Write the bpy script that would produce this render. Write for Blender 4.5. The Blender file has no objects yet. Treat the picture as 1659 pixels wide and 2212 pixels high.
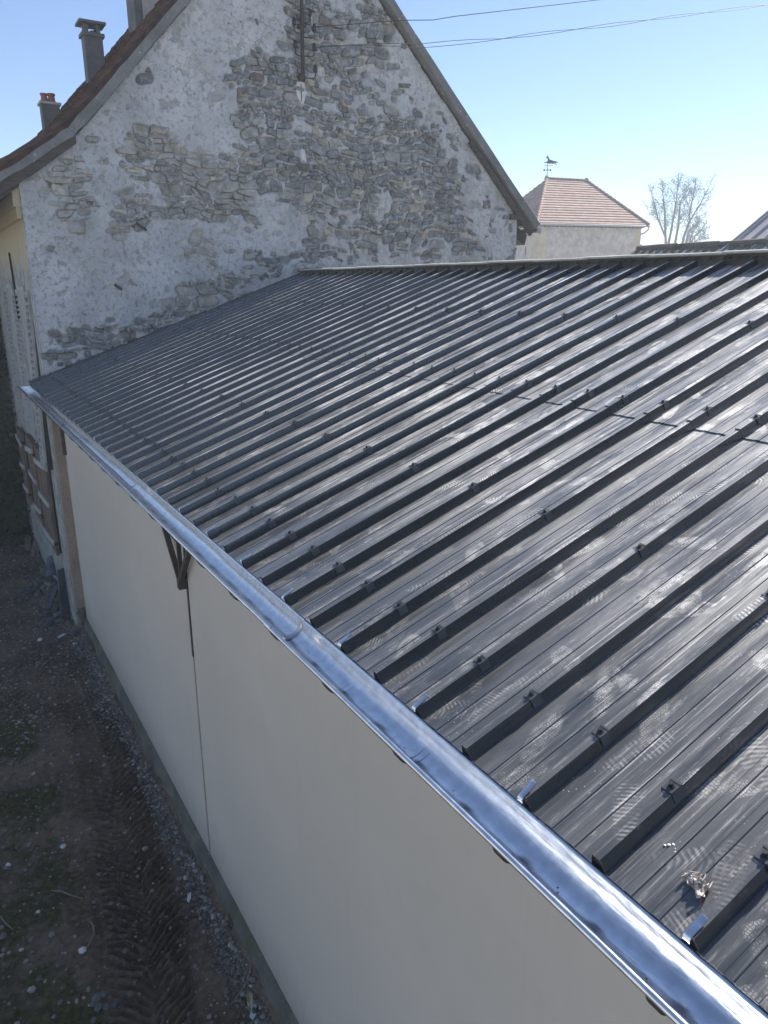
import bpy, math, random
import numpy as np
from mathutils import Matrix, Vector

random.seed(7)
RNG = np.random.default_rng(11)
SC = bpy.context.scene
COL = SC.collection

# ------------------------------------------------------------------ camera
CAMP = (-1.1564, 0.0, 1.2988)
RT = ((0.8539414, -0.5203690, -0.0003471), (0.1529820, 0.2504105, 0.9559765), (0.4973736, 0.8164011, -0.2934430))
cd = bpy.data.cameras.new('camera'); cam = bpy.data.objects.new('camera', cd); COL.objects.link(cam)
cam.matrix_world = Matrix(((RT[0][0], RT[1][0], -RT[2][0], CAMP[0]), (RT[0][1], RT[1][1], -RT[2][1], CAMP[1]),
                           (RT[0][2], RT[1][2], -RT[2][2], CAMP[2]), (0, 0, 0, 1)))
cd.sensor_fit = 'HORIZONTAL'; cd.sensor_width = 36; cd.lens = 36 * 1597.42 / 1659
cd.clip_start = 0.05; cd.clip_end = 2000
SC.camera = cam

# ------------------------------------------------------------------ light
SUN_EL, SUN_AZ = math.radians(41), math.radians(13)       # azimuth measured from +X towards +Y
W = bpy.data.worlds.new('World'); SC.world = W; W.use_nodes = True
wn = W.node_tree; bg = wn.nodes['Background']
sky = wn.nodes.new('ShaderNodeTexSky'); sky.sky_type = 'NISHITA'; sky.sun_disc = False
sky.sun_elevation = SUN_EL; sky.sun_rotation = math.radians(90) - SUN_AZ
sky.air_density = 1.0; sky.dust_density = .35; sky.ozone_density = 1.8; sky.altitude = 1000
wb = wn.nodes.new('ShaderNodeMix'); wb.data_type = 'RGBA'; wb.blend_type = 'MULTIPLY'; wb.inputs[0].default_value = 1.0
wb.inputs[7].default_value = (0.93, 0.945, 1.03, 1)              # white balance of the whole sky
wn.links.new(sky.outputs[0], wb.inputs[6]); wn.links.new(wb.outputs[2], bg.inputs[0]); bg.inputs[1].default_value = 0.083
sl = bpy.data.lights.new('sun', 'SUN'); sl.energy = 4.9; sl.angle = math.radians(0.53); sl.color = (1.0, 0.955, 0.88)
so = bpy.data.objects.new('sun', sl); COL.objects.link(so)
sd = Vector((math.cos(SUN_EL) * math.cos(SUN_AZ), math.cos(SUN_EL) * math.sin(SUN_AZ), math.sin(SUN_EL)))
so.rotation_euler = sd.to_track_quat('Z', 'Y').to_euler(); so.location = (20, 5, 20)
SC.view_settings.view_transform = 'Standard'; SC.view_settings.look = 'None'
SC.view_settings.exposure = 1.02; SC.view_settings.gamma = 1.0; SC.view_settings.use_curve_mapping = False
SC.render.engine = 'CYCLES'
SC.cycles.max_bounces = 6; SC.cycles.volume_bounces = 1
SC.cycles.use_denoising = True

# ------------------------------------------------------------------ object helpers
ORG = {}
def tag(o, label=None, cat=None, group=None, kind=None):
    if label: o['label'] = label
    if cat: o['category'] = cat
    if group: o['group'] = group
    if kind: o['kind'] = kind
    return o
def thing(name, label, cat, loc=(0, 0, 0), group=None):
    o = bpy.data.objects.new(name, None); COL.objects.link(o); o.location = loc; o.empty_display_size = 0.1
    ORG[o.name] = np.array(loc, float)
    return tag(o, label, cat, group)

class MB:
    def __init__(s): s.v = []; s.f = []; s.t = []; s.n = 0; s.tint = (1, 1, 1)
    def add(s, vs, fs, tint=None):
        k = s.n; vs = [tuple(map(float, p)) for p in vs]
        s.v += vs; s.n += len(vs); s.f += [tuple(i + k for i in f) for f in fs]
        s.t += [tint or s.tint] * len(vs)
    def box(s, x0, x1, y0, y1, z0, z1, tint=None):
        s.add([(x0, y0, z0), (x1, y0, z0), (x1, y1, z0), (x0, y1, z0), (x0, y0, z1), (x1, y0, z1), (x1, y1, z1), (x0, y1, z1)],
              [(0, 3, 2, 1), (4, 5, 6, 7), (0, 1, 5, 4), (1, 2, 6, 5), (2, 3, 7, 6), (3, 0, 4, 7)], tint)
    def obox(s, c, ax, ay, az, tint=None):       # oriented box by half-axis vectors
        c, ax, ay, az = map(np.array, (c, ax, ay, az))
        q = [c + i * ax + j * ay + k * az for k in (-1, 1) for j, i in ((-1, -1), (-1, 1), (1, 1), (1, -1))]
        s.add(q, [(0, 3, 2, 1), (4, 5, 6, 7), (0, 1, 5, 4), (1, 2, 6, 5), (2, 3, 7, 6), (3, 0, 4, 7)], tint)
    def bar(s, p, q, w, h, up=(0, 0, 1), tint=None):
        p, q = np.array(p, float), np.array(q, float); d = q - p; L = np.linalg.norm(d); d = d / L
        u = np.array(up, float); a = np.cross(d, u)
        if np.linalg.norm(a) < 1e-4: a = np.cross(d, (1, 0, 0.1))
        a /= np.linalg.norm(a); b = np.cross(a, d)
        s.obox((p + q) / 2, d * L / 2, a * w / 2, b * h / 2, tint)
    def tube(s, pts, r, n=8, cap=True, tint=None):
        pts = [np.array(p, float) for p in pts]; m = len(pts)
        rs = r if hasattr(r, '__len__') else [r] * m
        vs = []; prev = None
        for i in range(m):
            d = pts[min(i + 1, m - 1)] - pts[max(i - 1, 0)]; d /= (np.linalg.norm(d) + 1e-12)
            if prev is None:
                a = np.cross(d, (0, 0, 1)) if abs(d[2]) < .9 else np.cross(d, (1, 0, 0))
            else: a = prev - d * (prev @ d)
            a /= (np.linalg.norm(a) + 1e-12); prev = a; b = np.cross(d, a)
            vs += [pts[i] + rs[i] * (math.cos(t) * a + math.sin(t) * b) for t in [2 * math.pi * k / n for k in range(n)]]
        fs = [(i * n + k, i * n + (k + 1) % n, (i + 1) * n + (k + 1) % n, (i + 1) * n + k) for i in range(m - 1) for k in range(n)]
        if cap: fs += [tuple(range(n - 1, -1, -1)), tuple((m - 1) * n + k for k in range(n))]
        s.add(vs, fs, tint)
    def prism(s, poly, o, ex, ey, ez, tint=None):   # polygon in (ex, ey) plane at o, extruded by vector ez
        o, ex, ey, ez = [np.array(k, float) for k in (o, ex, ey, ez)]; n = len(poly)
        b = [o + x * ex + y * ey for x, y in poly]; vs = b + [p + ez for p in b]
        s.add(vs, [tuple(range(n - 1, -1, -1)), tuple(range(n, 2 * n))] + [(i, (i + 1) % n, n + (i + 1) % n, n + i) for i in range(n)], tint)
    def grid(s, P, tint=None):                     # P[i][j] points
        a, b = len(P), len(P[0])
        s.add([p for r in P for p in r], [(i * b + j, i * b + j + 1, (i + 1) * b + j + 1, (i + 1) * b + j) for i in range(a - 1) for j in range(b - 1)], tint)
    def rock(s, c, r, fl=0.6, tint=None, seed=None):
        rg = np.random.default_rng(seed if seed is not None else int(RNG.integers(1e9)))
        q = ICO * (1 + .28 * (rg.random((12, 1)) - .5)) * r * (0.75 + .5 * rg.random(3)); q[:, 2] *= fl
        a = rg.random() * 6.3; R = np.array([[math.cos(a), -math.sin(a), 0], [math.sin(a), math.cos(a), 0], [0, 0, 1]])
        s.add(q @ R.T + np.array(c), ICOF, tint)
    def build(s, name, mat, parent=None, smooth=False, kind=None, label=None, fix=False):
        me = bpy.data.meshes.new(name); org = ORG.get(parent.name, np.zeros(3)) if parent else np.zeros(3)
        v = np.array(s.v) - org
        me.from_pydata(v.tolist(), [], s.f)
        at = me.color_attributes.new('tint', 'FLOAT_COLOR', 'POINT')
        at.data.foreach_set('color', np.c_[np.array(s.t, dtype=np.float32), np.ones(len(s.t), np.float32)].ravel())
        me.materials.append(mat)
        if smooth: me.polygons.foreach_set('use_smooth', [True] * len(me.polygons))
        if fix:
            import bmesh
            b = bmesh.new(); b.from_mesh(me); bmesh.ops.recalc_face_normals(b, faces=b.faces); b.to_mesh(me); b.free()
        o = bpy.data.objects.new(name, me); COL.objects.link(o)
        if parent: o.parent = parent
        ORG[o.name] = org
        return tag(o, label=label, kind=kind)

_t = (1 + 5 ** .5) / 2
ICO = np.array([(-1, _t, 0), (1, _t, 0), (-1, -_t, 0), (1, -_t, 0), (0, -1, _t), (0, 1, _t), (0, -1, -_t), (0, 1, -_t), (_t, 0, -1), (_t, 0, 1), (-_t, 0, -1), (-_t, 0, 1)]) / 1.9
ICOF = [(0, 11, 5), (0, 5, 1), (0, 1, 7), (0, 7, 10), (0, 10, 11), (1, 5, 9), (5, 11, 4), (11, 10, 2), (10, 7, 6), (7, 1, 8), (3, 9, 4), (3, 4, 2), (3, 2, 6), (3, 6, 8), (3, 8, 9), (4, 9, 5), (2, 4, 11), (6, 2, 10), (8, 6, 7), (9, 8, 1)]

def copy_under(o, parent, loc):
    c = o.copy(); COL.objects.link(c); c.parent = parent; c.location = loc
    return c

def vnoise(h, w, cell, seed):                      # smooth value noise on an h x w grid, cell in samples
    rg = np.random.default_rng(seed); gh, gw = int(h / cell) + 3, int(w / cell) + 3
    g = rg.random((gh, gw)); y = np.arange(h) / cell; x = np.arange(w) / cell
    yi, xi = y.astype(int), x.astype(int); fy, fx = y - yi, x - xi
    fy = fy * fy * (3 - 2 * fy); fx = fx * fx * (3 - 2 * fx); fy = fy[:, None]; fx = fx[None]
    a = g[yi][:, xi]; b = g[yi][:, xi + 1]; c = g[yi + 1][:, xi]; d = g[yi + 1][:, xi + 1]
    return a * (1 - fy) * (1 - fx) + b * (1 - fy) * fx + c * fy * (1 - fx) + d * fy * fx
def fbm(h, w, cell, seed, octv=4):
    r = np.zeros((h, w)); a = 1.; t = 0.
    for i in range(octv):
        if cell < 1.01: break
        r += a * vnoise(h, w, cell, seed + i * 17); t += a; a *= .55; cell /= 2.1
    return r / t
def blur(a, r):
    for ax in (0, 1):
        p = np.pad(a, [(r, r) if k == ax else (0, 0) for k in (0, 1)], mode='edge'); c = np.cumsum(p, axis=ax)
        c = np.concatenate([np.zeros_like(np.take(c, [0], ax)), c], ax); n = a.shape[ax]
        a = (np.take(c, range(2 * r + 1, 2 * r + 1 + n), ax) - np.take(c, range(0, n), ax)) / (2 * r + 1)
    return a

# ------------------------------------------------------------------ material helpers
class NT:
    def __init__(s, name):
        s.m = bpy.data.materials.new(name); s.m.use_nodes = True; s.t = s.m.node_tree; s.b = s.t.nodes['Principled BSDF']
        s.pos = s.new('ShaderNodeNewGeometry')
    def new(s, ty, **k):
        n = s.t.nodes.new('ShaderNode' + ty[10:] if ty.startswith('ShaderNode') else 'ShaderNode' + ty)
        for a, b in k.items(): setattr(n, a, b)
        return n
    def put(s, sock, v):
        if isinstance(v, bpy.types.NodeSocket): s.t.links.new(v, sock)
        elif v is not None:
            try: sock.default_value = v
            except Exception: sock.default_value = (*v, 1) if hasattr(v, '__len__') else (v, v, v)
    def math(s, op, a, b=None, c=None, clamp=False):
        n = s.new('Math', operation=op); n.use_clamp = clamp
        for i, q in enumerate((a, b, c)):
            if q is not None: s.put(n.inputs[i], q)
        return n.outputs[0]
    def vec(s, op, a, b=None):
        n = s.new('VectorMath', operation=op); s.put(n.inputs[0], a)
        if b is not None: s.put(n.inputs[1], b)
        return n.outputs['Value'] if op in ('DOT_PRODUCT', 'LENGTH') else n.outputs[0]
    def P(s, scale=(1, 1, 1), rot=(0, 0, 0), off=(0, 0, 0), src=None):
        n = s.new('Mapping'); s.put(n.inputs[0], src or s.pos.outputs['Position']); n.inputs['Location'].default_value = off
        n.inputs['Rotation'].default_value = rot; n.inputs['Scale'].default_value = scale; return n.outputs[0]
    def noise(s, vec=None, scale=5, det=5, rough=.55, dist=0, col=False):
        n = s.new('TexNoise'); s.put(n.inputs['Vector'], vec or s.pos.outputs['Position']); n.inputs['Scale'].default_value = scale
        n.inputs['Detail'].default_value = det; n.inputs['Roughness'].default_value = rough; n.inputs['Distortion'].default_value = dist
        return n.outputs[1 if col else 0]
    def voro(s, vec=None, scale=5, feat='F1', dim='3D', rnd=1):
        n = s.new('TexVoronoi', feature=feat, voronoi_dimensions=dim); s.put(n.inputs['Vector'], vec or s.pos.outputs['Position'])
        n.inputs['Scale'].default_value = scale; n.inputs['Randomness'].default_value = rnd; return n
    def ramp(s, v, lo, hi):
        n = s.new('MapRange', interpolation_type='SMOOTHSTEP'); s.put(n.inputs[0], v); n.inputs[1].default_value = lo; n.inputs[2].default_value = hi; return n.outputs[0]
    def mix(s, f, a, b, mode='MIX'):
        n = s.new('Mix', data_type='RGBA', blend_type=mode); s.put(n.inputs[0], f); s.put(n.inputs[6], a); s.put(n.inputs[7], b); return n.outputs[2]
    def attr(s, name, fac=False):
        n = s.new('Attribute'); n.attribute_name = name; return n.outputs['Fac' if fac else 'Color']
    def bump(s, h, strength=.3, dist=.01):
        n = s.new('Bump'); s.put(n.inputs['Height'], h); n.inputs['Strength'].default_value = strength; n.inputs['Distance'].default_value = dist
        s.t.links.new(n.outputs[0], s.b.inputs['Normal']); return n.outputs[0]
    def out(s, col=None, rough=None, metal=None, spec=None):
        b = s.b.inputs
        if col is not None: s.put(b['Base Color'], col)
        if rough is not None: s.put(b['Roughness'], rough)
        if metal is not None: s.put(b['Metallic'], metal)
        if spec is not None: s.put(b['Specular IOR Level'], spec)
        return s.m

def c4(*c): return (*c, 1)
def plain(name, a, b, scale=8, rough=.8, metal=0, bump=.2, bd=.004, stretch=(1, 1, 1), tint=False, spec=.4, det=6):
    n = NT(name); p = n.P(stretch); v = n.noise(p, scale, det); c = n.mix(n.ramp(v, .3, .7), c4(*a), c4(*b))
    if tint: c = n.mix(1.0, c, n.attr('tint'), 'MULTIPLY')
    if bump: n.bump(n.noise(p, scale * 5, 4), bump, bd)
    return n.out(c, rough, metal, spec)

def m_plaster():
    n = NT('old_lime_plaster_and_mortar'); ms = n.attr('plaster', True)
    v1 = n.noise(n.P((1, 1, 1)), 2.2, 6, .6); v2 = n.noise(n.P((1, 1, 1)), 14, 6, .7); v3 = n.noise(n.P((3, 3, .7)), 5, 5, .6); v4 = n.noise(None, 45, 4, .7)
    a = n.mix(n.ramp(v1, .3, .7), c4(.44, .44, .435), c4(.61, .605, .59))
    a = n.mix(n.math('MULTIPLY', n.ramp(v2, .48, .68), .8), a, c4(.23, .23, .24))
    a = n.mix(n.math('MULTIPLY', n.ramp(v3, .55, .75), .5), a, c4(.56, .56, .55))
    a = n.mix(n.math('MULTIPLY', n.ramp(v4, .5, .72), .45), a, c4(.17, .175, .185))
    crk = n.voro(n.P((1, 1, 1), src=n.vec('ADD', n.pos.outputs['Position'], n.vec('SCALE', n.noise(None, 3, 4, .6, col=True), None))), 1.1, 'DISTANCE_TO_EDGE').outputs['Distance']
    line = n.math('MULTIPLY', n.ramp(crk, .011, .003), n.ramp(n.noise(None, 1.3, 2), .5, .62))
    a = n.mix(n.math('MULTIPLY', line, .7), a, c4(.10, .10, .10))
    m = n.mix(n.ramp(n.noise(None, 4, 5), .35, .65), c4(.33, .32, .305), c4(.52, .50, .47))
    m = n.mix(n.math('MULTIPLY', n.ramp(n.noise(None, 30, 4, .7), .45, .7), .6), m, c4(.14, .135, .13))
    m = n.mix(n.math('MULTIPLY', n.ramp(n.noise(None, 2.1, 3), .52, .68), .5), m, c4(.45, .41, .33))
    n.bump(n.math('ADD', n.noise(None, 60, 5, .65), n.math('MULTIPLY', v2, 1.5)), .55, .008)
    return n.out(n.mix(ms, m, a), .92, 0, .2)
def m_stone():
    n = NT('rubble_stone'); v = n.noise(None, 9, 6, .6); w = n.noise(None, 40, 5, .7)
    c = n.mix(n.ramp(v, .3, .7), c4(.62, .62, .62), c4(1.2, 1.18, 1.15)); c = n.mix(1., c, n.attr('tint'), 'MULTIPLY')
    c = n.mix(n.math('MULTIPLY', n.ramp(w, .5, .75), .5), c, c4(.12, .12, .12))
    c = n.mix(n.math('MULTIPLY', n.ramp(n.noise(None, 13, 5, .65), .50, .64), .6), c, c4(.47, .465, .45))
    n.bump(n.math('ADD', v, n.math('MULTIPLY', w, .5)), .9, .03)
    return n.out(c, .92, 0, .2)

TH = math.radians(19.3308); CT, ST = math.cos(TH), math.sin(TH)
def RP(s, y, h=0.0): return (s * CT - h * ST, y, s * ST + h * CT)

def m_roof():
    n = NT('dark_grey_lacquered_steel_with_dusty_bootprints'); pos = n.pos.outputs['Position']
    u = n.vec('DOT_PRODUCT', pos, (CT, 0, ST)); v = n.vec('DOT_PRODUCT', pos, (0, 1, 0))
    def comb(a, b, z=0.0):
        q = n.new('CombineXYZ'); n.put(q.inputs[0], a); n.put(q.inputs[1], b); n.put(q.inputs[2], z); return q.outputs[0]
    uv = comb(u, v)
    up = n.ramp(n.vec('DOT_PRODUCT', n.pos.outputs['True Normal'], (-ST, 0, CT)), .93, .985)
    tot = None
    for k, (sc, off, keep, per) in enumerate(((3.1, (3.1, 7.7, 0), .25, 430), (3.6, (11.3, 1.9, 0), .35, 520), (3.4, (23.9, 17.1, 0), .42, 380))):
        vec = n.vec('ADD', uv, off); vo = n.voro(vec, sc, 'F1', '2D')
        loc = n.vec('SUBTRACT', vec, vo.outputs['Position']); sp = n.new('SeparateColor'); n.put(sp.inputs[0], vo.outputs['Color'])
        r, g, b = sp.outputs
        ro = n.new('VectorRotate', rotation_type='Z_AXIS'); n.put(ro.inputs['Vector'], loc); n.put(ro.inputs['Angle'], n.math('MULTIPLY', n.math('SUBTRACT', r, .5), 2.4))
        sx = n.new('SeparateXYZ'); n.put(sx.inputs[0], ro.outputs[0]); x, y, _ = sx.outputs
        wd = n.math('ADD', .036, n.math('MULTIPLY', n.math('SINE', n.math('MULTIPLY_ADD', x, 21., .5)), .009))
        d = n.math('ADD', n.math('POWER', n.math('ABSOLUTE', n.math('DIVIDE', x, .120)), 3.), n.math('POWER', n.math('ABSOLUTE', n.math('DIVIDE', y, wd)), 2.6))
        sole = n.ramp(d, 1.05, .45)
        ph = n.math('ADD', n.math('MULTIPLY', x, per), n.math('MULTIPLY', n.math('ABSOLUTE', y), n.math('MULTIPLY', n.math('SUBTRACT', g, .35), 320.)))
        bars = n.ramp(n.math('SINE', ph), -.25, .25)
        lug = n.ramp(n.voro(vec, 105 + 24 * k, 'DISTANCE_TO_EDGE', '2D', .7).outputs['Distance'], .06, .16)
        pat = n.mix(n.math('GREATER_THAN', b, .6), comb(bars, bars, bars), comb(lug, lug, lug))
        sc2 = n.new('SeparateXYZ'); n.put(sc2.inputs[0], pat)
        pr = n.math('MULTIPLY', n.math('MULTIPLY', sole, sc2.outputs[0]), n.math('GREATER_THAN', g, keep))
        pr = n.math('MULTIPLY', pr, n.math('MULTIPLY_ADD', b, .6, .4))
        tot = pr if tot is None else n.math('MAXIMUM', tot, pr)
    brk = n.math('MULTIPLY', n.ramp(n.noise(uv, 22, 6, .75), .36, .58), n.ramp(n.noise(comb(n.math('MULTIPLY', u, 6), n.math('MULTIPLY', v, 46)), 1., 5, .7), .32, .58))
    reg = n.ramp(n.noise(uv, .8, 3), .28, .62)
    lo = n.ramp(u, .15, 1.5)                                # fewer feet close to the gutter
    reg = n.math('MULTIPLY', n.math('MULTIPLY_ADD', reg, .6, .4), n.math('MULTIPLY_ADD', lo, .72, .28))
    lane = n.ramp(n.noise(comb(n.math('MULTIPLY', u, .7), n.math('MULTIPLY', v, 17)), 1., 3, .5), .34, .62)
    reg = n.math('MULTIPLY', reg, n.math('MULTIPLY_ADD', lane, .85, .15))
    fine = n.math('MULTIPLY', n.ramp(n.noise(comb(n.math('MULTIPLY', u, 2.2), n.math('MULTIPLY', v, 120)), 1., 6, .7), .53, .74), reg)
    tot = n.math('MULTIPLY', n.math('MULTIPLY', tot, brk), reg)
    smear = n.ramp(n.noise(comb(n.math('MULTIPLY', u, .9), n.math('MULTIPLY', v, 24)), 1.6, 8, .7), .44, .70)
    sm2 = n.ramp(n.noise(comb(n.math('MULTIPLY', u, 14), n.math('MULTIPLY', v, 60)), 1., 6, .75, 1.), .52, .66)
    smear = n.math('MULTIPLY', n.math('MULTIPLY', smear, n.math('MULTIPLY_ADD', sm2, .8, .2)), reg)
    speck = n.math('MULTIPLY', n.ramp(n.voro(uv, 34, 'F1', '2D').outputs['Distance'], .07, .04), n.ramp(n.noise(uv, 5, 2), .55, .65))
    film = n.math('MULTIPLY', n.math('MULTIPLY', n.ramp(n.noise(comb(n.math('MULTIPLY', u, .9), n.math('MULTIPLY', v, 7)), 1.3, 7, .65), .25, .75), n.math('MULTIPLY_ADD', n.ramp(u, .15, 1.3), .75, .25)), .52)
    dust = n.math('MULTIPLY', n.math('ADD', n.math('ADD', n.math('MULTIPLY', tot, 1.8), n.math('MULTIPLY_ADD', fine, 2.0, n.math('MULTIPLY', smear, 2.1))), n.math('ADD', film, n.math('MULTIPLY', speck, .5))), up, clamp=True)
    base = n.mix(n.noise(uv, 1.3, 3), c4(.018, .022, .025), c4(.026, .031, .034))
    col = n.mix(dust, base, c4(.74, .70, .65))
    rough = n.math('ADD', n.math('MULTIPLY', dust, .45), n.math('MULTIPLY_ADD', n.noise(uv, 9, 4), .12, .22), clamp=True)
    n.bump(n.noise(comb(n.math('MULTIPLY', u, 1.5), n.math('MULTIPLY', v, 9)), 1.2, 3), .12, .01)
    n.b.inputs['Coat IOR'].default_value = 1.6; n.put(n.b.inputs['Coat Roughness'], n.math('MULTIPLY_ADD', dust, .6, .12)); n.put(n.b.inputs['Coat Weight'], n.math('MULTIPLY_ADD', dust, -.8, 1.))
    return n.out(col, rough, 0, .35)

def m_zinc(name='new_galvanised_steel', rough=.22, col=(.78, .80, .82)):
    n = NT(name); v = n.noise(n.P((6, .9, 6)), 2.5, 4, .6); w = n.noise(None, 25, 4)
    c = n.mix(n.ramp(w, .3, .7), c4(*[k * .86 for k in col]), c4(*col))
    n.bump(n.math('ADD', v, n.math('MULTIPLY', w, .08)), .16, .02)
    return n.out(c, n.math('MULTIPLY_ADD', w, .12, rough - .05), 1.0, .5)

def m_render():
    n = NT('cream_fine_render'); v = n.noise(n.P((1, .5, .5)), 1.1, 5, .6); w = n.noise(None, 160, 3, .7)
    c = n.mix(n.ramp(v, .3, .75), c4(.50, .462, .40), c4(.56, .515, .45))
    st = n.math('MULTIPLY', n.ramp(n.voro(n.P((0, 1, 1)), 4.0).outputs['Distance'], .022, .012), n.ramp(n.noise(None, 2, 2), .56, .6))
    c = n.mix(n.math('MULTIPLY', st, .5), c, c4(.25, .22, .18))
    sz = n.new('SeparateXYZ'); n.put(sz.inputs[0], n.pos.outputs['Position'])
    run = n.noise(n.P((1, 9, .28)), 1.6, 5, .6); c = n.mix(n.math('MULTIPLY', n.ramp(run, .56, .74), .09), c, c4(.30, .27, .23))
    spl = n.math('MULTIPLY', n.ramp(n.math('ADD', sz.outputs[2], n.math('MULTIPLY', n.noise(n.P((1, 3, 2)), 3, 6, .7), .5)), -2.75, -3.45), .45); c = n.mix(spl, c, c4(.20, .175, .14))
    c = n.mix(n.math('MULTIPLY', n.ramp(n.noise(n.P((1, 1, 1.6)), 4.5, 6, .7), .5, .8), .14), c, c4(.36, .33, .28))
    n.bump(n.math('ADD', w, n.math('MULTIPLY', n.noise(None, 2.2, 5, .6), 3.)), .3, .004)
    return n.out(c, .93, 0, .15)

def m_mud():
    n = NT('trodden_mud'); v = n.noise(None, 1.1, 6, .6); w = n.noise(None, 16, 7, .7); g = n.attr('moss', True)
    c = n.mix(n.ramp(v, .35, .65), c4(.085, .061, .041), c4(.185, .136, .094))
    c = n.mix(n.ramp(w, .45, .75), c, c4(.23, .18, .13)); c = n.mix(n.ramp(w, .42, .22), c, c4(.028, .022, .018))
    ms = n.mix(n.ramp(n.noise(None, 22, 5, .7), .35, .65), c4(.030, .032, .010), c4(.085, .085, .022))
    c = n.mix(n.math('MULTIPLY', n.ramp(n.math('ADD', g, n.math('MULTIPLY', n.math('SUBTRACT', n.noise(None, 9, 6, .7), .5), 1.1)), .42, .7), .85), c, ms)
    n.bump(n.math('ADD', w, n.noise(None, 70, 5, .7)), .6, .012)
    return n.out(c, .95, 0, .2)

def m_concrete(name, a, b, moss=.3, spots=0):
    n = NT(name); v = n.noise(None, 3, 6, .65); w = n.noise(None, 40, 5, .7)
    c = n.mix(n.ramp(v, .3, .7), c4(*a), c4(*b)); c = n.mix(n.math('MULTIPLY', n.ramp(w, .5, .7), .5), c, c4(*[k * .45 for k in a]))
    if moss: c = n.mix(n.math('MULTIPLY', n.ramp(n.noise(None, 2.2, 4), .5, .66), moss), c, c4(.10, .10, .045))
    if spots: c = n.mix(n.math('MULTIPLY', n.math('MULTIPLY', n.ramp(n.voro(None, 11).outputs['Distance'], .20, .12), n.ramp(n.noise(None, 4, 2), .48, .56)), spots), c, c4(.45, .45, .42))
    n.bump(n.math('ADD', v, w), .6, .012); return n.out(c, .93, 0, .2)

def m_facade():
    n = NT('weathered_facade_render'); sx = n.new('SeparateXYZ'); n.put(sx.inputs[0], n.pos.outputs['Position']); z = sx.outputs[2]
    w = n.noise(n.P((1, 2, .35)), 3, 6, .65); h = n.ramp(n.math('ADD', z, n.math('MULTIPLY', n.math('SUBTRACT', w, .5), 1.2)), 1.35, 1.75)
    lo = n.mix(n.ramp(n.noise(None, 5, 6, .65), .35, .65), c4(.22, .235, .21), c4(.40, .405, .385))
    hi = n.mix(n.ramp(w, .3, .7), c4(.42, .36, .235), c4(.50, .44, .31))
    c = n.mix(h, lo, hi); c = n.mix(n.math('MULTIPLY', n.ramp(w, .55, .75), .5), c, c4(.15, .155, .12))
    n.bump(n.noise(None, 40, 5), .4, .008); return n.out(c, .92, 0, .2)

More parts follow.
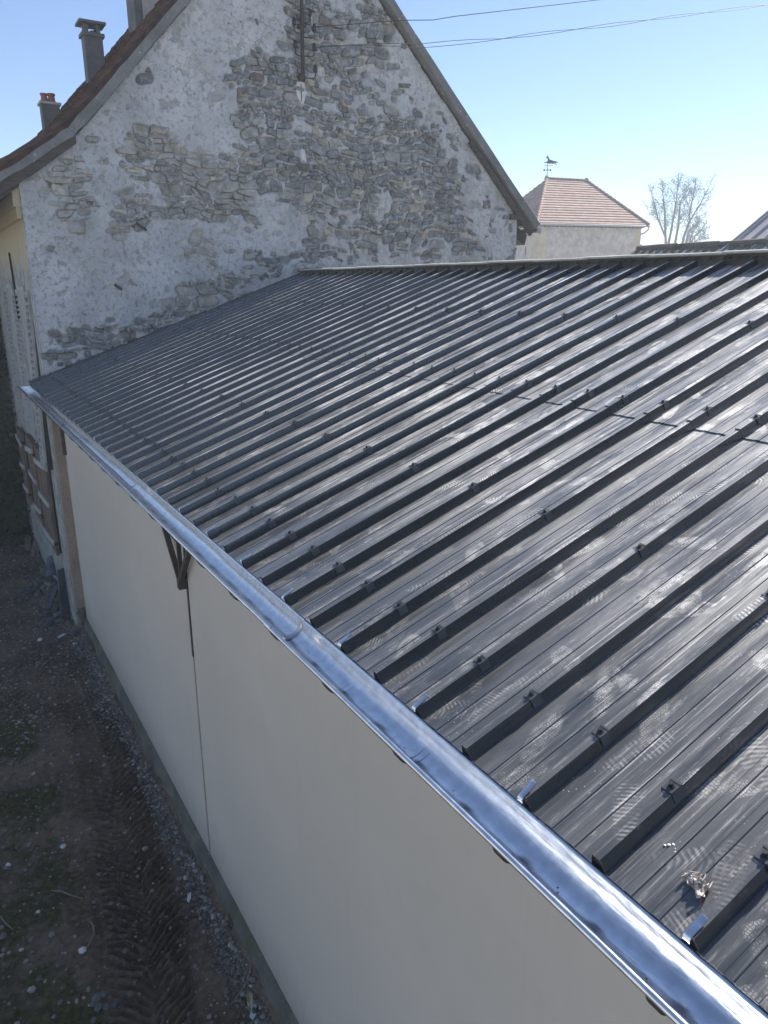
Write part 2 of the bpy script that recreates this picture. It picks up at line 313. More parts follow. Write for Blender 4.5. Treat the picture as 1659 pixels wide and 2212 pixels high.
M = dict(
    plaster=m_plaster(), stone=m_stone(), roof=m_roof(), zinc=m_zinc(), zinc_old=m_zinc('dull_zinc', .45, (.45, .46, .47)),
    render=m_render(), mud=m_mud(), facade=m_facade(),
    plinth=m_concrete('rough_plinth_concrete', (.10, .095, .08), (.20, .185, .155), .5),
    verge=m_concrete('lichen_spotted_mortar_verge', (.17, .165, .158), (.25, .245, .235), .12, .8),
    chim=m_concrete('chimney_grey_render', (.13, .13, .125), (.20, .195, .19), .1),
    tan=m_concrete('tan_lime_render', (.30, .24, .185), (.36, .295, .235), 0),
    cap=m_concrete('pale_fibre_cement', (.50, .48, .41), (.62, .60, .53), .15),
    board=plain('dark_weathered_board', (.055, .047, .040), (.10, .085, .07), 6, .9, stretch=(1, 1, 6)),
    brownboard=plain('brown_fascia_board', (.075, .062, .05), (.13, .11, .09), 5, .92),
    steel=plain('rusty_dark_steel', (.035, .028, .026), (.075, .055, .045), 14, .75, bump=.3),
    clip=plain('dark_grey_clip_metal', (.055, .06, .066), (.085, .09, .095), 20, .35, 0, bump=0),
    screw=plain('black_screw_rubber', (.018, .018, .02), (.03, .03, .03), 20, .5, bump=0),
    tile=plain('old_brown_roof_tile', (.078, .046, .036), (.14, .082, .062), 7, .95, tint=True, spec=.15),
    ttile=plain('pinkish_clay_tile', (.265, .172, .138), (.37, .255, .205), 3, .85, tint=True, bump=.4),
    pot=plain('terracotta', (.32, .11, .06), (.45, .18, .10), 10, .85),
    tower=m_concrete('pale_patchy_tower_render', (.40, .375, .36), (.62, .565, .51), .12),
    quoin=m_concrete('cream_quoin_stone', (.50, .43, .30), (.62, .54, .40), .1),
    shutter=plain('flaking_grey_shutter_paint', (.26, .27, .26), (.42, .42, .40), 12, .85, stretch=(1, 3, .6)),
    plank=plain('bare_brown_shutter_plank', (.10, .075, .055), (.19, .145, .11), 7, .9, stretch=(1, 6, .5)),
    batten=plain('weathered_pale_batten', (.34, .33, .30), (.46, .45, .42), 9, .9),
    black=plain('dark_glass_and_gap_shade', (.012, .013, .014), (.02, .02, .022), 4, .3, bump=0),  # dark panes, and the painted shade behind open shutters
    iron=plain('black_iron', (.02, .02, .02), (.04, .036, .033), 12, .6, bump=0),
    porcelain=plain('dark_glazed_insulator', (.012, .011, .011), (.025, .02, .02), 8, .25, bump=0),
    wire=plain('black_cable', (.02, .02, .022), (.035, .035, .04), 8, .6, bump=0),
    pale=plain('white_plaster_scrap', (.55, .54, .52), (.72, .71, .69), 12, .9, bump=.5),
    slate=plain('blue_grey_slate', (.07, .08, .095), (.13, .14, .16), 6, .65, bump=.3),
    wood=plain('split_weathered_wood', (.20, .155, .115), (.32, .26, .20), 6, .9, stretch=(4, 1, 4)),
    gravel=plain('gravel', (.8, .8, .8), (1.1, 1.08, 1.05), 30, .9, tint=True, bump=.3),
    bark=plain('pale_bark', (.09, .08, .07), (.14, .125, .11), 3, .9, bump=.3),
    bud=plain('young_leaf_buds', (.11, .115, .07), (.17, .17, .11), 2, .8, bump=0),
    ivy=plain('dark_ivy_leaf', (.018, .032, .014), (.040, .062, .026), 3, .55, bump=0, tint=True),
    pale_ground=plain('pale_bounce_ground', (.34, .30, .235), (.44, .39, .31), .05, .95, bump=.2),
    moss=m_concrete('mossy_corrugated_cement', (.17, .15, .125), (.26, .24, .20), .75),
    purple=plain('aged_metal_roofing', (.32, .31, .325), (.41, .40, .41), 1.5, .5, metal=0, bump=.1),
    leaf=plain('dry_leaf', (.40, .33, .17), (.52, .45, .25), 9, .8, bump=.2),
    scrap=plain('dirty_plaster_scrap', (.36, .31, .275), (.58, .53, .48), 60, .9, bump=.4),
    twig=plain('dry_twig', (.20, .17, .14), (.28, .25, .21), 20, .9, bump=0),
)

# ================================================================== SETTING
# ------------------------------------------------------------------ ground
g = MB(); S = 230
N_ = 24; xs = np.linspace(-S, S, N_)
g.grid([[(x, y, -4.02 + (0.0 if abs(x) < 40 and abs(y) < 40 else .25 * math.sin(x * .05) * math.cos(y * .04))) for y in xs] for x in xs])
ob = g.build('ground', M['pale_ground'], kind='structure', smooth=True)  # out-of-view ground, made pale to bounce warm light onto the walls

def yard():
    x0, x1, y0, y1, dx = -2.2, .36, 2.6, 18.2, .0135
    nx, ny = int((x1 - x0) / dx), int((y1 - y0) / dx); X = np.linspace(x0, x1, nx); Y = np.linspace(y0, y1, ny)
    XX, YY = np.meshgrid(X, Y)
    z = -3.80 + .05 * (fbm(ny, nx, 60, 1, 4) - .5) + .045 * (fbm(ny, nx, 18, 5, 4) - .5) + .018 * (fbm(ny, nx, 5, 9, 2) - .5) + .03 * np.clip(fbm(ny, nx, 9, 19, 3) - .56, 0, 1) * 3
    # two tyre tracks with slanted lugs, running away beside the wall
    cx = np.interp(Y, [3, 4.3, 5.3, 7.2, 9, 18], [-.66, -.46, -.28, -.13, -.05, 0])[:, None]
    d = XX - cx; wob = .03 * (fbm(ny, nx, 40, 31, 2) - .5)
    amp = np.interp(Y, [2, 3.8, 6.6, 8.6, 10], [1, 1, 1, .3, 0])[:, None] * (.35 + .9 * fbm(ny, nx, 26, 21, 3))
    for off, sg in ((-.17, 1), (.15, -1)):
        e = d - off + wob; m = np.clip(1 - np.abs(e / .155) ** 4, 0, 1)
        z -= m * .022 * (amp > 0.05)
        ph = (YY + sg * e * .75 + .10 * (fbm(ny, nx, 14, 41 + sg, 3) - .5)) * (2 * math.pi / .083)
        z += m * amp * .056 * (np.clip(np.sin(ph) * 1.8, -1, 1) * .5 + .3 * np.sin(ph + .6)) * (.6 + .6 * fbm(ny, nx, 20, 141 + sg, 2))
    z -= .045 * np.exp(-((d - .0) / .05) ** 2) * np.interp(Y, [2, 6, 8], [1, .7, 0])[:, None]
    z -= .05 * np.exp(-((d + .36) / .045) ** 2) * np.interp(Y, [2, 5.5, 7], [1, .5, 0])[:, None] * fbm(ny, nx, 30, 77, 2)
    z += .135 * np.exp(-(np.clip(.30 - XX, 0, 9) / .085) ** 2) * (.55 + .55 * fbm(ny, nx, 22, 61, 3))
    z += .10 * np.exp(-(((XX - .12) / .25) ** 2 + ((YY - 12.7) / 1.2) ** 2)) + .05 * np.clip((YY - 10) / 5, 0, 1) * fbm(ny, nx, 14, 88, 3)
    moss = np.clip((-.35 - XX + .22 * (YY - 5.2) * .1) / .55, 0, 1) * np.interp(Y, [3, 6, 9.5, 11], [.75, 1., .75, .2])[:, None] * (1.35 * fbm(ny, nx, 50, 51, 4))
    moss[np.abs(d - 0) < .33] *= .25
    idx = np.arange(nx * ny).reshape(ny, nx)
    F = np.stack([idx[:-1, :-1], idx[:-1, 1:], idx[1:, 1:], idx[1:, :-1]], -1).reshape(-1, 4)
    o = fastmesh('yard_mud', np.stack([XX, YY, z], -1).reshape(-1, 3), F, M['mud'], {'moss': moss.ravel()})
    o['kind'] = 'structure'
    return X, Y, z
def fastmesh(name, V, F, mat, attrs={}, parent=None, smooth=True):
    me = bpy.data.meshes.new(name); me.vertices.add(len(V)); me.vertices.foreach_set('co', np.asarray(V, np.float32).ravel())
    me.loops.add(F.size); me.loops.foreach_set('vertex_index', F.ravel().astype(np.int32))
    me.polygons.add(len(F)); me.polygons.foreach_set('loop_start', np.arange(0, F.size, F.shape[1], dtype=np.int32))
    me.update(calc_edges=True)
    me.polygons.foreach_set('use_smooth', np.full(len(F), smooth))
    for k, a in attrs.items():
        at = me.attributes.new(k, 'FLOAT', 'POINT'); at.data.foreach_set('value', np.asarray(a, np.float32))
    me.materials.append(mat); me.validate()
    o = bpy.data.objects.new(name, me); COL.objects.link(o)
    if parent: o.parent = parent
    return o
YX, YY_, YZ = yard()
def gz(x, y):
    i = int(np.clip(np.searchsorted(YY_, y), 0, len(YY_) - 1)); j = int(np.clip(np.searchsorted(YX, x), 0, len(YX) - 1)); return float(YZ[i, j])

# ------------------------------------------------------------------ old stone house
house = thing('old_house', 'old stone gabled house with flaking pale plaster, brown tiled roof and grey chimneys', 'house')
GY = 11.15
def roofline_low(x): return np.interp(x, [-.5, .35, .9, 1.2, 1.84, 2.61, 4.23, 5.54, 7.875, 9.0], [2.15, 2.74, 3.14, 3.45, 4.15, 4.98, 6.72, 5.46, 3.18, 2.12])
VERGE_UP = [(-.45, 2.36), (-.005, 2.643), (.497, 2.97), (.849, 3.233), (1.359, 3.771), (1.787, 4.227), (2.426, 4.919), (4.25, 6.94)]
VERGE_LO = [(-.45, 2.27), (-.03, 2.53), (.35, 2.76), (.90, 3.13), (1.2, 3.424), (1.842, 4.121), (2.609, 4.95), (4.25, 6.70)]

def gable():
    x0, x1, z0, z1, dx = .19, 8.50, -.35, 6.75, .0125
    nx, nz = int((x1 - x0) / dx), int((z1 - z0) / dx); X = np.linspace(x0, x1, nx); Z = np.linspace(z0, z1, nz); XX, ZZ = np.meshgrid(X, Z)
    BL = [(.83, 2.58, .32, .39, 1.2), (.97, 2.25, .21, .23, .8), (1.93, 3.03, .52, .32, 1.0), (2.5, 2.9, .55, .27, 1.0), (3.52, 3.77, .4, .65, 1.1), (3.83, 4.04, .45, .36, .8), (3.93, 3.07, .62, .38, 1.0), (5.05, 3.28, .77, .46, 1.1), (5.91, 3.35, .83, .54, 1.0), (6.28, 2.75, .87, .49, .85), (6.75, 3.06, .69, .5, .9), (6.01, 2.16, .86, .36, .8), (7.07, 2.19, .51, .38, .6), (4.55, 2.78, .41, .4, .8), (1.61, 2.28, .25, .35, .9), (2.33, 2.4, .41, .3, .7), (3.1, 2.51, .44, .38, .6), (2.9, 2.68, .43, .25, .8), (3.42, 1.81, .78, .39, .35), (4.53, 2.11, .76, .41, .35), (5.23, 4.15, .76, .81, .4), (4.75, 4.65, .56, .54, .6), (4.15, 4.74, .38, .47, .7), (5.64, 5.08, .43, .43, .5), (.55, .39, .43, .22, 1.0), (1.06, .56, .45, .25, .8), (1.73, .82, .54, .26, .75), (2.36, 1.04, .57, .23, .7), (3.09, 1.27, .53, .23, .6), (1.52, 2.01, .32, .24, .6), (2.48, 1.66, .42, .19, .35), (4.03, 1.69, .99, .2, .4), (7.28, 1.85, .63, .31, .3), (3.89, 5.39, 1.51, .33, .4)]
    NB = [(2.01, 3.94, .91, .6), (2.77, 3.86, .41, .51), (2.61, 3.44, .41, .35), (.55, 1.39, .54, .64), (1.33, 1.4, .58, .55), (1.17, 2.46, .13, .34), (7.66, 2.67, .64, .45), (7.89, 2.22, .43, .46), (7.03, 3.44, .29, .35), (6.26, 4.26, .23, .52), (3.58, 4.77, .5, .4), (1.88, 1.71, .47, .37), (3.75, 2.12, .3, .2), (5.6, 2.75, .2, .3)]
    def field(x, z):
        e = .16
        for a, b, c, d, w in BL: e += w * math.exp(-(((x - a) / c) ** 2 + ((z - b) / d) ** 2) * .75)
        for a, b, c, d in NB: e -= .75 * math.exp(-(((x - a) / c) ** 2 + ((z - b) / d) ** 2) ** 2)
        return e
    rg = np.random.default_rng(5); stones = []
    def warp(x, z): return (x + .05 * math.sin(z * 5.1 + 1.3 * x) + .03 * math.sin(z * 13 + x * 3), z + .045 * math.sin(x * 2.7 + z) + .025 * math.sin(x * 9.1 + 2 * z))
    z = z0 - .1
    while z < z1:
        h = rg.choice([.055, .075, .10, .125, .155], p=[.20, .28, .27, .16, .09]); x = x0 - .15 * rg.random()
        while x < x1:
            w = min(max(h * rg.uniform(.8, 2.6), .075), .34)
            sub = [(x, x + w, z, z + h)]
            if h > .14 and rg.random() < .4: k = rg.uniform(.35, .65); sub = [(x, x + w, z, z + h * k), (x, x + w, z + h * k, z + h)]
            elif h > .11 and w > .2 and rg.random() < .3: k = rg.uniform(.3, .7); sub = [(x, x + w * k, z, z + h), (x + w * k, x + w, z, z + h)]
            for a, b, c, d in sub:
                cx, cz = (a + b) / 2, (c + d) / 2
                if cx < x0 + .06 or cx > x1 - .06 or cz > roofline_low(cx) - .1 or cz < min(.35 * cx, 1.5) - .12: continue
                p = field(cx, cz) + rg.normal(0, .22) + .34 * math.sin(cx * 6.3 + 2 * math.sin(cz * 3.1)) * math.sin(cz * 7.7 + 1.7 * math.sin(cx * 2.3)) - .04
                if p <= .72 and rg.random() < (.20 if cx > 4.3 and cz > 1.6 else .035) and cz < roofline_low(cx) - .22: p = .73
                if p > .72: stones.append((a, b, c, d, p))
            x += w
        z += h
    mask = np.zeros((nz, nx)); polys = []
    for a, b, c, d, p in stones:
        j = .010 if p > .8 else .006; w, h = b - a, d - c
        q = [(a + j, c + j + .2 * h * rg.random()), (a + j + .25 * w * rg.uniform(.2, 1), c + j), (b - j - .25 * w * rg.uniform(.2, 1), c + j), (b - j, c + j + .22 * h * rg.random()),
             (b - j, d - j - .25 * h * rg.random()), (b - j - .25 * w * rg.uniform(.1, 1), d - j), (a + j + .25 * w * rg.uniform(.1, 1), d - j), (a + j, d - j - .25 * h * rg.random())]
        q = [warp(x + rg.normal(0, .011), zz + rg.normal(0, .009)) for x, zz in q]; polys.append(q)
        xs_ = [k[0] for k in q]; zs_ = [k[1] for k in q]
        i0, i1 = int((min(zs_) - z0) / dx) - 1, int((max(zs_) - z0) / dx) + 3; j0, j1 = int((min(xs_) - x0) / dx) - 1, int((max(xs_) - x0) / dx) + 3
        i0, j0 = max(i0, 0), max(j0, 0); sx, sz = XX[i0:i1, j0:j1], ZZ[i0:i1, j0:j1]
        if sx.size == 0: continue
        ins = np.ones_like(sx, bool); cx, cz = np.mean(xs_), np.mean(zs_); gr = 1.12 if p > .8 else 1.02
        for k in range(8):
            (ax, az), (bx, bz) = q[k], q[(k + 1) % 8]
            ax, az, bx, bz = cx + (ax - cx) * gr, cz + (az - cz) * gr, cx + (bx - cx) * gr, cz + (bz - cz) * gr
            ins &= ((bx - ax) * (sz - az) - (bz - az) * (sx - ax)) > -1e-6
        mask[i0:i1, j0:j1] = np.maximum(mask[i0:i1, j0:j1], ins)
    n1 = fbm(nz, nx, 10, 3, 3) - .5; n2 = fbm(nz, nx, 34, 13, 4); n3 = fbm(nz, nx, 6, 23, 2) - .5
    S_ = blur(blur(mask, 2), 1) + .75 * n1
    pl = (S_ < .42).astype(float)
    chips = ((fbm(nz, nx, 16, 71, 3) > .70) | (fbm(nz, nx, 9, 73, 3) > .745))
    n4 = fbm(nz, nx, 60, 91, 4)
    flake = np.clip((n4 - .5) * 60, 0, 1) * (n4 > .5)                      # second, raised skin of plaster
    plb = blur(pl, 1); m = nz * nx
    yoff = GY + .040 - plb * (.036 + .010 * flake + .012 * (n2 - .5)) - .022 * n1 * (1 - plb) - .006 * n3 * (1 + (1 - plb) * 2.0) + .05 * (fbm(nz, nx, 130, 37, 2) - .5)
    yoff += chips * plb * .014
    low = np.vectorize(lambda a: float(roofline_low(a)))(X)[None]
    keep = (ZZ < low - .03) & (ZZ > np.minimum(.35 * XX, 1.5) - .24)
    idx = np.arange(m).reshape(nz, nx)
    kf = keep[:-1, :-1] & keep[1:, 1:] & keep[:-1, 1:] & keep[1:, :-1]
    F = np.stack([idx[:-1, :-1], idx[:-1, 1:], idx[1:, 1:], idx[1:, :-1]], -1)[kf]
    V = np.stack([XX + .008 * n3 * (XX < x0 + .02), yoff, ZZ], -1).reshape(-1, 3)
    # side skirts back into the wall body
    vi = len(V); ex = []; ef = []
    for col in (0, nx - 1):
        rows = np.where(keep[:, col])[0]; base = vi + len(ex)
        ex += [(V[idx[r, col]][0] + (0.0), GY + .09, Z[r]) for r in rows]
        for k in range(len(rows) - 1):
            q = (idx[rows[k], col], idx[rows[k + 1], col], base + k + 1, base + k); ef.append(q if col else q[::-1])
    V = np.concatenate([V, np.array(ex)]); F = np.concatenate([F, np.array(ef)])
    used = np.zeros(len(V), bool); used[F.ravel()] = True; re = np.cumsum(used) - 1
    att = np.concatenate([np.clip(plb * (1 - .75 * chips), 0, 1).ravel(), np.ones(len(ex))])
    fastmesh('gable_plaster', V[used], re[F], M['plaster'], {'plaster': att[used]}, house)
    # stones
    offs = yoff
    order = sorted(range(len(polys)), key=lambda k: -(stones[k][1] - stones[k][0]) * (stones[k][3] - stones[k][2]))
    rest = MB()
    for rank, k in enumerate(order):
        q = np.array(polys[k]); c = q.mean(0); p = stones[k][4]
        base = rg.choice(4, p=[.66, .24, .06, .04])
        t = [(.235, .24, .245), (.31, .305, .29), (.42, .39, .315), (.27, .235, .215)][base]
        if c[0] < 3.4 and .9 < c[1] < 3.6: t = tuple(np.array(t) * .6 + np.array((.46, .43, .36)) * .48)
        f_ = rg.uniform(.80, 1.28); t = tuple(float(v * f_) for v in t)
        wv = .05 * 0
        yb = float(offs[min(max(int((c[1] - z0) / dx), 0), nz - 1), min(max(int((c[0] - x0) / dx), 0), nx - 1)])
        fr = (yb - .020 - .024 * rg.random()) if p > .8 else (yb - .010 - .012 * rg.random())
        tilt = rg.normal(0, .05, 2); bev = min(.011, .12 * min(np.ptp(q[:, 0]), np.ptp(q[:, 1])))
        inn = c + (q - c) * (1 - bev / (np.linalg.norm(q - c, axis=1)[:, None] + 1e-6)); mid = c + (q - c) * .45
        Yf = lambda r, jit: fr + (r - c) @ tilt + rg.normal(0, jit, len(r))
        vs = [(x, yb + .03, z_) for x, z_ in q] + [(x, y, z_) for (x, z_), y in zip(c + (q - c) * .995, Yf(q, .001) + .011)] + [(x, y, z_) for (x, z_), y in zip(inn, Yf(inn, .0025))] + [(c[0] + rg.normal(0, .008), fr - .003 - .006 * rg.random(), c[1])]
        fs = [(i, (i + 1) % 8, 8 + (i + 1) % 8, 8 + i) for i in range(8)] + [(8 + i, 8 + (i + 1) % 8, 16 + (i + 1) % 8, 16 + i) for i in range(8)] + [(16 + i, 16 + (i + 1) % 8, 24) for i in range(8)]
        if rank < 300:
            mb = MB(); mb.add(vs, fs, t); mb.build('stone', M['stone'], house)
        else: rest.add(vs, fs, t)
    if rest.n: rest.build('stone_infill', M['stone'], house, kind='stuff')
gable()

# body, facade, render strip beside the shed
b = MB(); poly = [(.20, -4), (.20, 2.52)] + [(x, float(roofline_low(x)) - .02) for x in (.35, .9, 1.2, 1.84, 2.61, 4.23, 5.54, 7.875, 8.45)] + [(8.45, -4)]
b.prism(poly, (0, GY + .08, 0), (1, 0, 0), (0, 0, 1), (0, 9.2, 0)); b.build('house_wall', M['plaster'], house, fix=True)
b = MB(); b.box(.192, .20, GY + .092, 15.44, -3.95, 2.50); b.build('facade_wall', M['facade'], house)
b = MB(); b.box(.203, .345, GY - .01, GY + .075, -3.36, .16); b.build('render_strip', M['tan'], house)
b = MB()
for k in range(9): b.rock((.27 + .05 * random.random(), GY + .05, -3.42 - k * .06), .09, .8)
b.build('wall_foot', M['plinth'], house, kind='stuff')
b = MB(); b.box(.10, .190, GY + .01, 15.5, 2.26, 2.50); b.box(.13, .189, GY + .03, 15.5, 2.12, 2.26); b.build('cornice', M['facade'], house)
# verges and barge boards
def band(up, lo, y0, y1, name, mat):
    m = MB(); n = len(up); vs = [(x, y0, z) for x, z in up] + [(x, y0, z) for x, z in lo] + [(x, y1, z) for x, z in up] + [(x, y1, z) for x, z in lo]
    fs = []
    for i in range(n - 1):
        fs += [(i, i + 1, n + i + 1, n + i), (2 * n + i + 1, 2 * n + i, 3 * n + i, 3 * n + i + 1), (2 * n + i, 2 * n + i + 1, i + 1, i), (n + i, n + i + 1, 3 * n + i + 1, 3 * n + i)]
    fs += [(0, n, 3 * n, 2 * n), (n - 1, 3 * n - 1, 4 * n - 1, 2 * n - 1)]
    m.add(vs, fs); return m.build(name, mat, house, fix=True)
def dens(pts, k=4, jit=.012):
    o = []
    for (a, b_), (c, d) in zip(pts[:-1], pts[1:]):
        for i in range(k): o.append((a + (c - a) * i / k, b_ + (d - b_) * i / k + random.uniform(-jit, jit)))
    return o + [pts[-1]]
band(dens(VERGE_UP), dens(VERGE_LO), GY - .13, GY + .06, 'verge', M['verge'])
RV_UP = [(4.25, 6.94), (5.70, 5.50), (7.3, 3.945), (8.97, 2.385)]; RV_LO = [(4.25, 6.76), (5.59, 5.445), (7.22, 3.845), (8.88, 2.295)]
band(dens(RV_UP), dens(RV_LO), GY - .11, GY + .06, 'verge', M['verge'])
band([(-.45, 2.30), (-.03, 2.56), (.35, 2.79), (.93, 3.17)], [(-.45, 2.13), (-.03, 2.40), (.35, 2.63), (.93, 3.05)], GY - .10, GY - .055, 'barge_board', M['board'])
band([(7.35, 3.665), (8.0, 3.06), (8.85, 2.255)], [(7.3, 3.60), (7.95, 2.98), (8.78, 2.17)], GY - .08, GY - .02, 'barge_board', M['board'])
b = MB(); b.tube([(8.93, GY - .14, 2.26), (8.93, GY + .6, 2.26), (8.93, 15.4, 2.26)], .055, 10); b.build('eave_gutter', M['zinc_old'], house)
b = MB(); b.box(8.30, 8.50, GY - .07, GY + .2, 2.44, 2.53); b.build('beam_end', M['board'], house)
b = MB(); b.prism([(8.45, 2.40), (8.85, 2.20), (8.80, 2.02), (8.46, 2.18)], (0, GY + .1, 0), (1, 0, 0), (0, 0, 1), (0, 4, 0)); b.build('eave_soffit', M['board'], house, fix=True)
b = MB(); b.prism([(-.40, 2.20), (.19, 2.58), (.19, 2.50), (-.38, 2.10)], (0, GY - .05, 0), (1, 0, 0), (0, 0, 1), (0, 4.4, 0)); b.build('eave_soffit', M['board'], house, fix=True)
# roof: brown tile courses on the left slope, plain slab on the right
UPX = np.array([p[0] for p in VERGE_UP]); UPZ = np.array([p[1] for p in VERGE_UP])
ln = np.r_[0, np.cumsum(np.hypot(np.diff(UPX), np.diff(UPZ)))]
tl = MB(); rg = np.random.default_rng(9); s = 0.02; row = 0
while s < ln[-1] - .05:
    y = GY - .06 + (.5 if row % 2 else 0) * .17
    while y < 15.35:
        w = .165; t = (y - GY) / 4.2; lift = .055 + .13 * max(t, 0) + rg.normal(0, .006); f_ = rg.uniform(.7, 1.35)
        pa = np.array([np.interp(s - .02, ln, UPX), np.interp(s - .02, ln, UPZ)]); pb = np.array([np.interp(s + .20, ln, UPX), np.interp(s + .20, ln, UPZ)])
        d = pb - pa; nn = np.array([-d[1], d[0]]) / np.linalg.norm(d)
        A = pa + nn * (lift + .028); B = pb + nn * (lift + .006); th = nn * .017
        tt = tl if y > GY + .75 else MB()
        tt.add([(A[0], y, A[1]), (A[0], y + w, A[1]), (B[0], y + w, B[1]), (B[0], y, B[1]), (A[0] - th[0], y, A[1] - th[1]), (A[0] - th[0], y + w, A[1] - th[1]), (B[0] - th[0], y + w, B[1] - th[1]), (B[0] - th[0], y, B[1] - th[1])],
               [(0, 3, 2, 1), (4, 5, 6, 7), (0, 1, 5, 4), (1, 2, 6, 5), (2, 3, 7, 6), (3, 0, 4, 7)], (f_, f_ * rg.uniform(.9, 1.1), f_ * .97))
        if tt is not tl: tt.build('tile', M['tile'], house)
        y += .172
    s += .115; row += 1
band(dens([(x, z + .145) for x, z in VERGE_UP]), dens([(x, z - .03) for x, z in VERGE_UP]), GY - .03, GY + .03, 'tile_edge', M['tile'])
tl.build('roof_tiles', M['tile'], house, kind='stuff')
rf = MB(); 
for i in range(len(UPX) - 1):
    a, c = (UPX[i], UPZ[i]), (UPX[i + 1], UPZ[i + 1])
    rf.add([(a[0], GY, a[1] - .02), (c[0], GY, c[1] - .02), (c[0], 15.4, c[1] + .16), (a[0], 15.4, a[1] + .16), (c[0], 20.4, c[1]), (a[0], 20.4, a[1])], [(0, 1, 2, 3), (3, 2, 4, 5)])
for (a, c) in zip(RV_UP[:-1], RV_UP[1:]):
    rf.add([(a[0], GY + .05, a[1] - .01), (c[0], GY + .05, c[1] - .01), (c[0], 20.4, c[1] - .01), (a[0], 20.4, a[1] - .01)], [(0, 3, 2, 1)])
roof_o = rf.build('roof', M['tile'], house)
def chimney(x0, x1, y0, y1, zb, zt, kind):
    m = MB(); m.box(x0, x1, y0, y1, zb, zt); c = m.build('chimney', M['chim'], house)
    e = .045
    if kind == 'slab':
        k = MB(); k.box(x0 - .03, x1 + .03, y0 - .03, y1 + .03, zt, zt + .05); k.build('crown', M['chim'], c)
        for px in (x0 + .02, x1 - .08):
            for py in (y0 + .02, y1 - .08):
                k = MB(); k.box(px, px + .06, py, py + .06, zt + .05, zt + .17); k.build('post', M['chim'], c)
        k = MB(); k.box(x0 - .06, x1 + .06, y0 - .06, y1 + .06, zt + .17, zt + .205); k.add([(x0 - .05, y0 - .05, zt + .206), (x1 + .05, y0 - .05, zt + .206), (x1 + .05, y1 + .05, zt + .206), (x0 - .05, y1 + .05, zt + .206), ((x0 + x1) / 2, (y0 + y1) / 2, zt + .225)], [(0, 1, 4), (1, 2, 4), (2, 3, 4), (3, 0, 4)]); k.build('cap_slab', M['chim'], c)
        k = MB(); cx, cy = (x0 + x1) / 2 + .02, (y0 + y1) / 2; k.tube([(cx, cy, zt + .05), (cx, cy, zt + .10)], .045, 10); k.build('flue_pot', M['chim'], c)
    elif kind == 'pots':
        k = MB(); k.box(x0 - .03, x1 + .03, y0 - .03, y1 + .03, zt, zt + .035); k.build('crown', M['cap'], c)
        for px, h in ((x0 + .07, .14), (x1 - .09, .15), ((x0 + x1) / 2, .08)):
            py = (y0 + y1) / 2 + (.1 if h < .1 else 0); z = zt + .035
            k = MB(); k.tube([(px, py, z), (px, py, z + h * .35), (px, py, z + h * .8), (px, py, z + h * .82), (px, py, z + h)], [.075, .055, .05, .065, .06], 12); k.build('chimney_pot', M['pot'], c, smooth=False)
    else:
        k = MB(); k.box(x0 + .12, x1 + .02, y0 - .012, y0 - .001, zb + .3, zt - .1); k.build('pale_patch', M['tower'], c)
        k = MB(); k.box(x0 - .05, x1 + .05, y0 - .05, y1 + .05, zt, zt + .06); k.build('crown', M['chim'], c)
chimney(1.675, 1.95, 13.5, 13.72, 3.8, 4.97, 'slab')
chimney(1.12, 1.395, 14.6, 14.85, 3.2, 4.17, 'pots')
chimney(2.35, 2.76, 13.0, 13.45, 4.6, 6.0, 'plain')
# windows and shutters of the long facade
def shutter_louvred(y0, y1, z0, z1, xt, xb, nl):
    m = MB(); X = lambda z: xb + (xt - xb) * (z - z0) / (z1 - z0); st = .055
    for a, c in ((y0, y0 + st), (y1 - st, y1)):
        m.add([(X(z) + q, y, z) for z in (z0, z1) for q in (0, .035) for y in (a, c)], [(0, 2, 3, 1), (4, 5, 7, 6), (0, 1, 5, 4), (2, 6, 7, 3), (0, 4, 6, 2), (1, 3, 7, 5)])
    for z in (z0, (z0 + z1) / 2 - .03, z1 - .06): m.box(X(z) + .004, X(z) + .031, y0 + st, y1 - st, z, z + .06)
    o = m.build('shutter', M['shutter'], house)
    if nl == 26:
        m = MB(); m.add([(X(z) + q, y, z) for z in (z0 + .02, z1 - .03) for y in (y0 - .004, y1 - .02) for q in (.0355,)] + [(.1905, y, z) for z in (z0 + .02, z1 - .03) for y in (y0 - .004, y1 - .02)], [(0, 1, 3, 2), (4, 6, 7, 5), (0, 2, 6, 4), (1, 5, 7, 3), (0, 4, 5, 1), (2, 3, 7, 6)]); m.build('shutter_gap_shade', M['black'], house, fix=True)  # black wedge standing in for the shade between leaning shutter and wall
    for k in range(nl):
        z = z0 + .07 + (z1 - z0 - .15) * k / (nl - 1); x = X(z)
        l = MB(); l.add([(x - .004, y0 + st, z), (x - .004, y1 - st, z), (x + .03, y1 - st, z + .035), (x + .03, y0 + st, z + .035), (x - .004, y0 + st, z - .008), (x - .004, y1 - st, z - .008), (x + .03, y1 - st, z + .027), (x + .03, y0 + st, z + .027)],
                    [(0, 1, 2, 3), (4, 7, 6, 5), (0, 4, 5, 1), (2, 6, 7, 3), (0, 3, 7, 4), (1, 5, 6, 2)]); l.build('louvre', M['shutter'], o)
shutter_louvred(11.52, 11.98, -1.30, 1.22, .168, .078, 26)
shutter_louvred(12.66, 13.55, -1.05, 1.235, .165, .13, 30)
shutter_louvred(14.2, 14.85, -1.05, 1.27, .165, .13, 30)
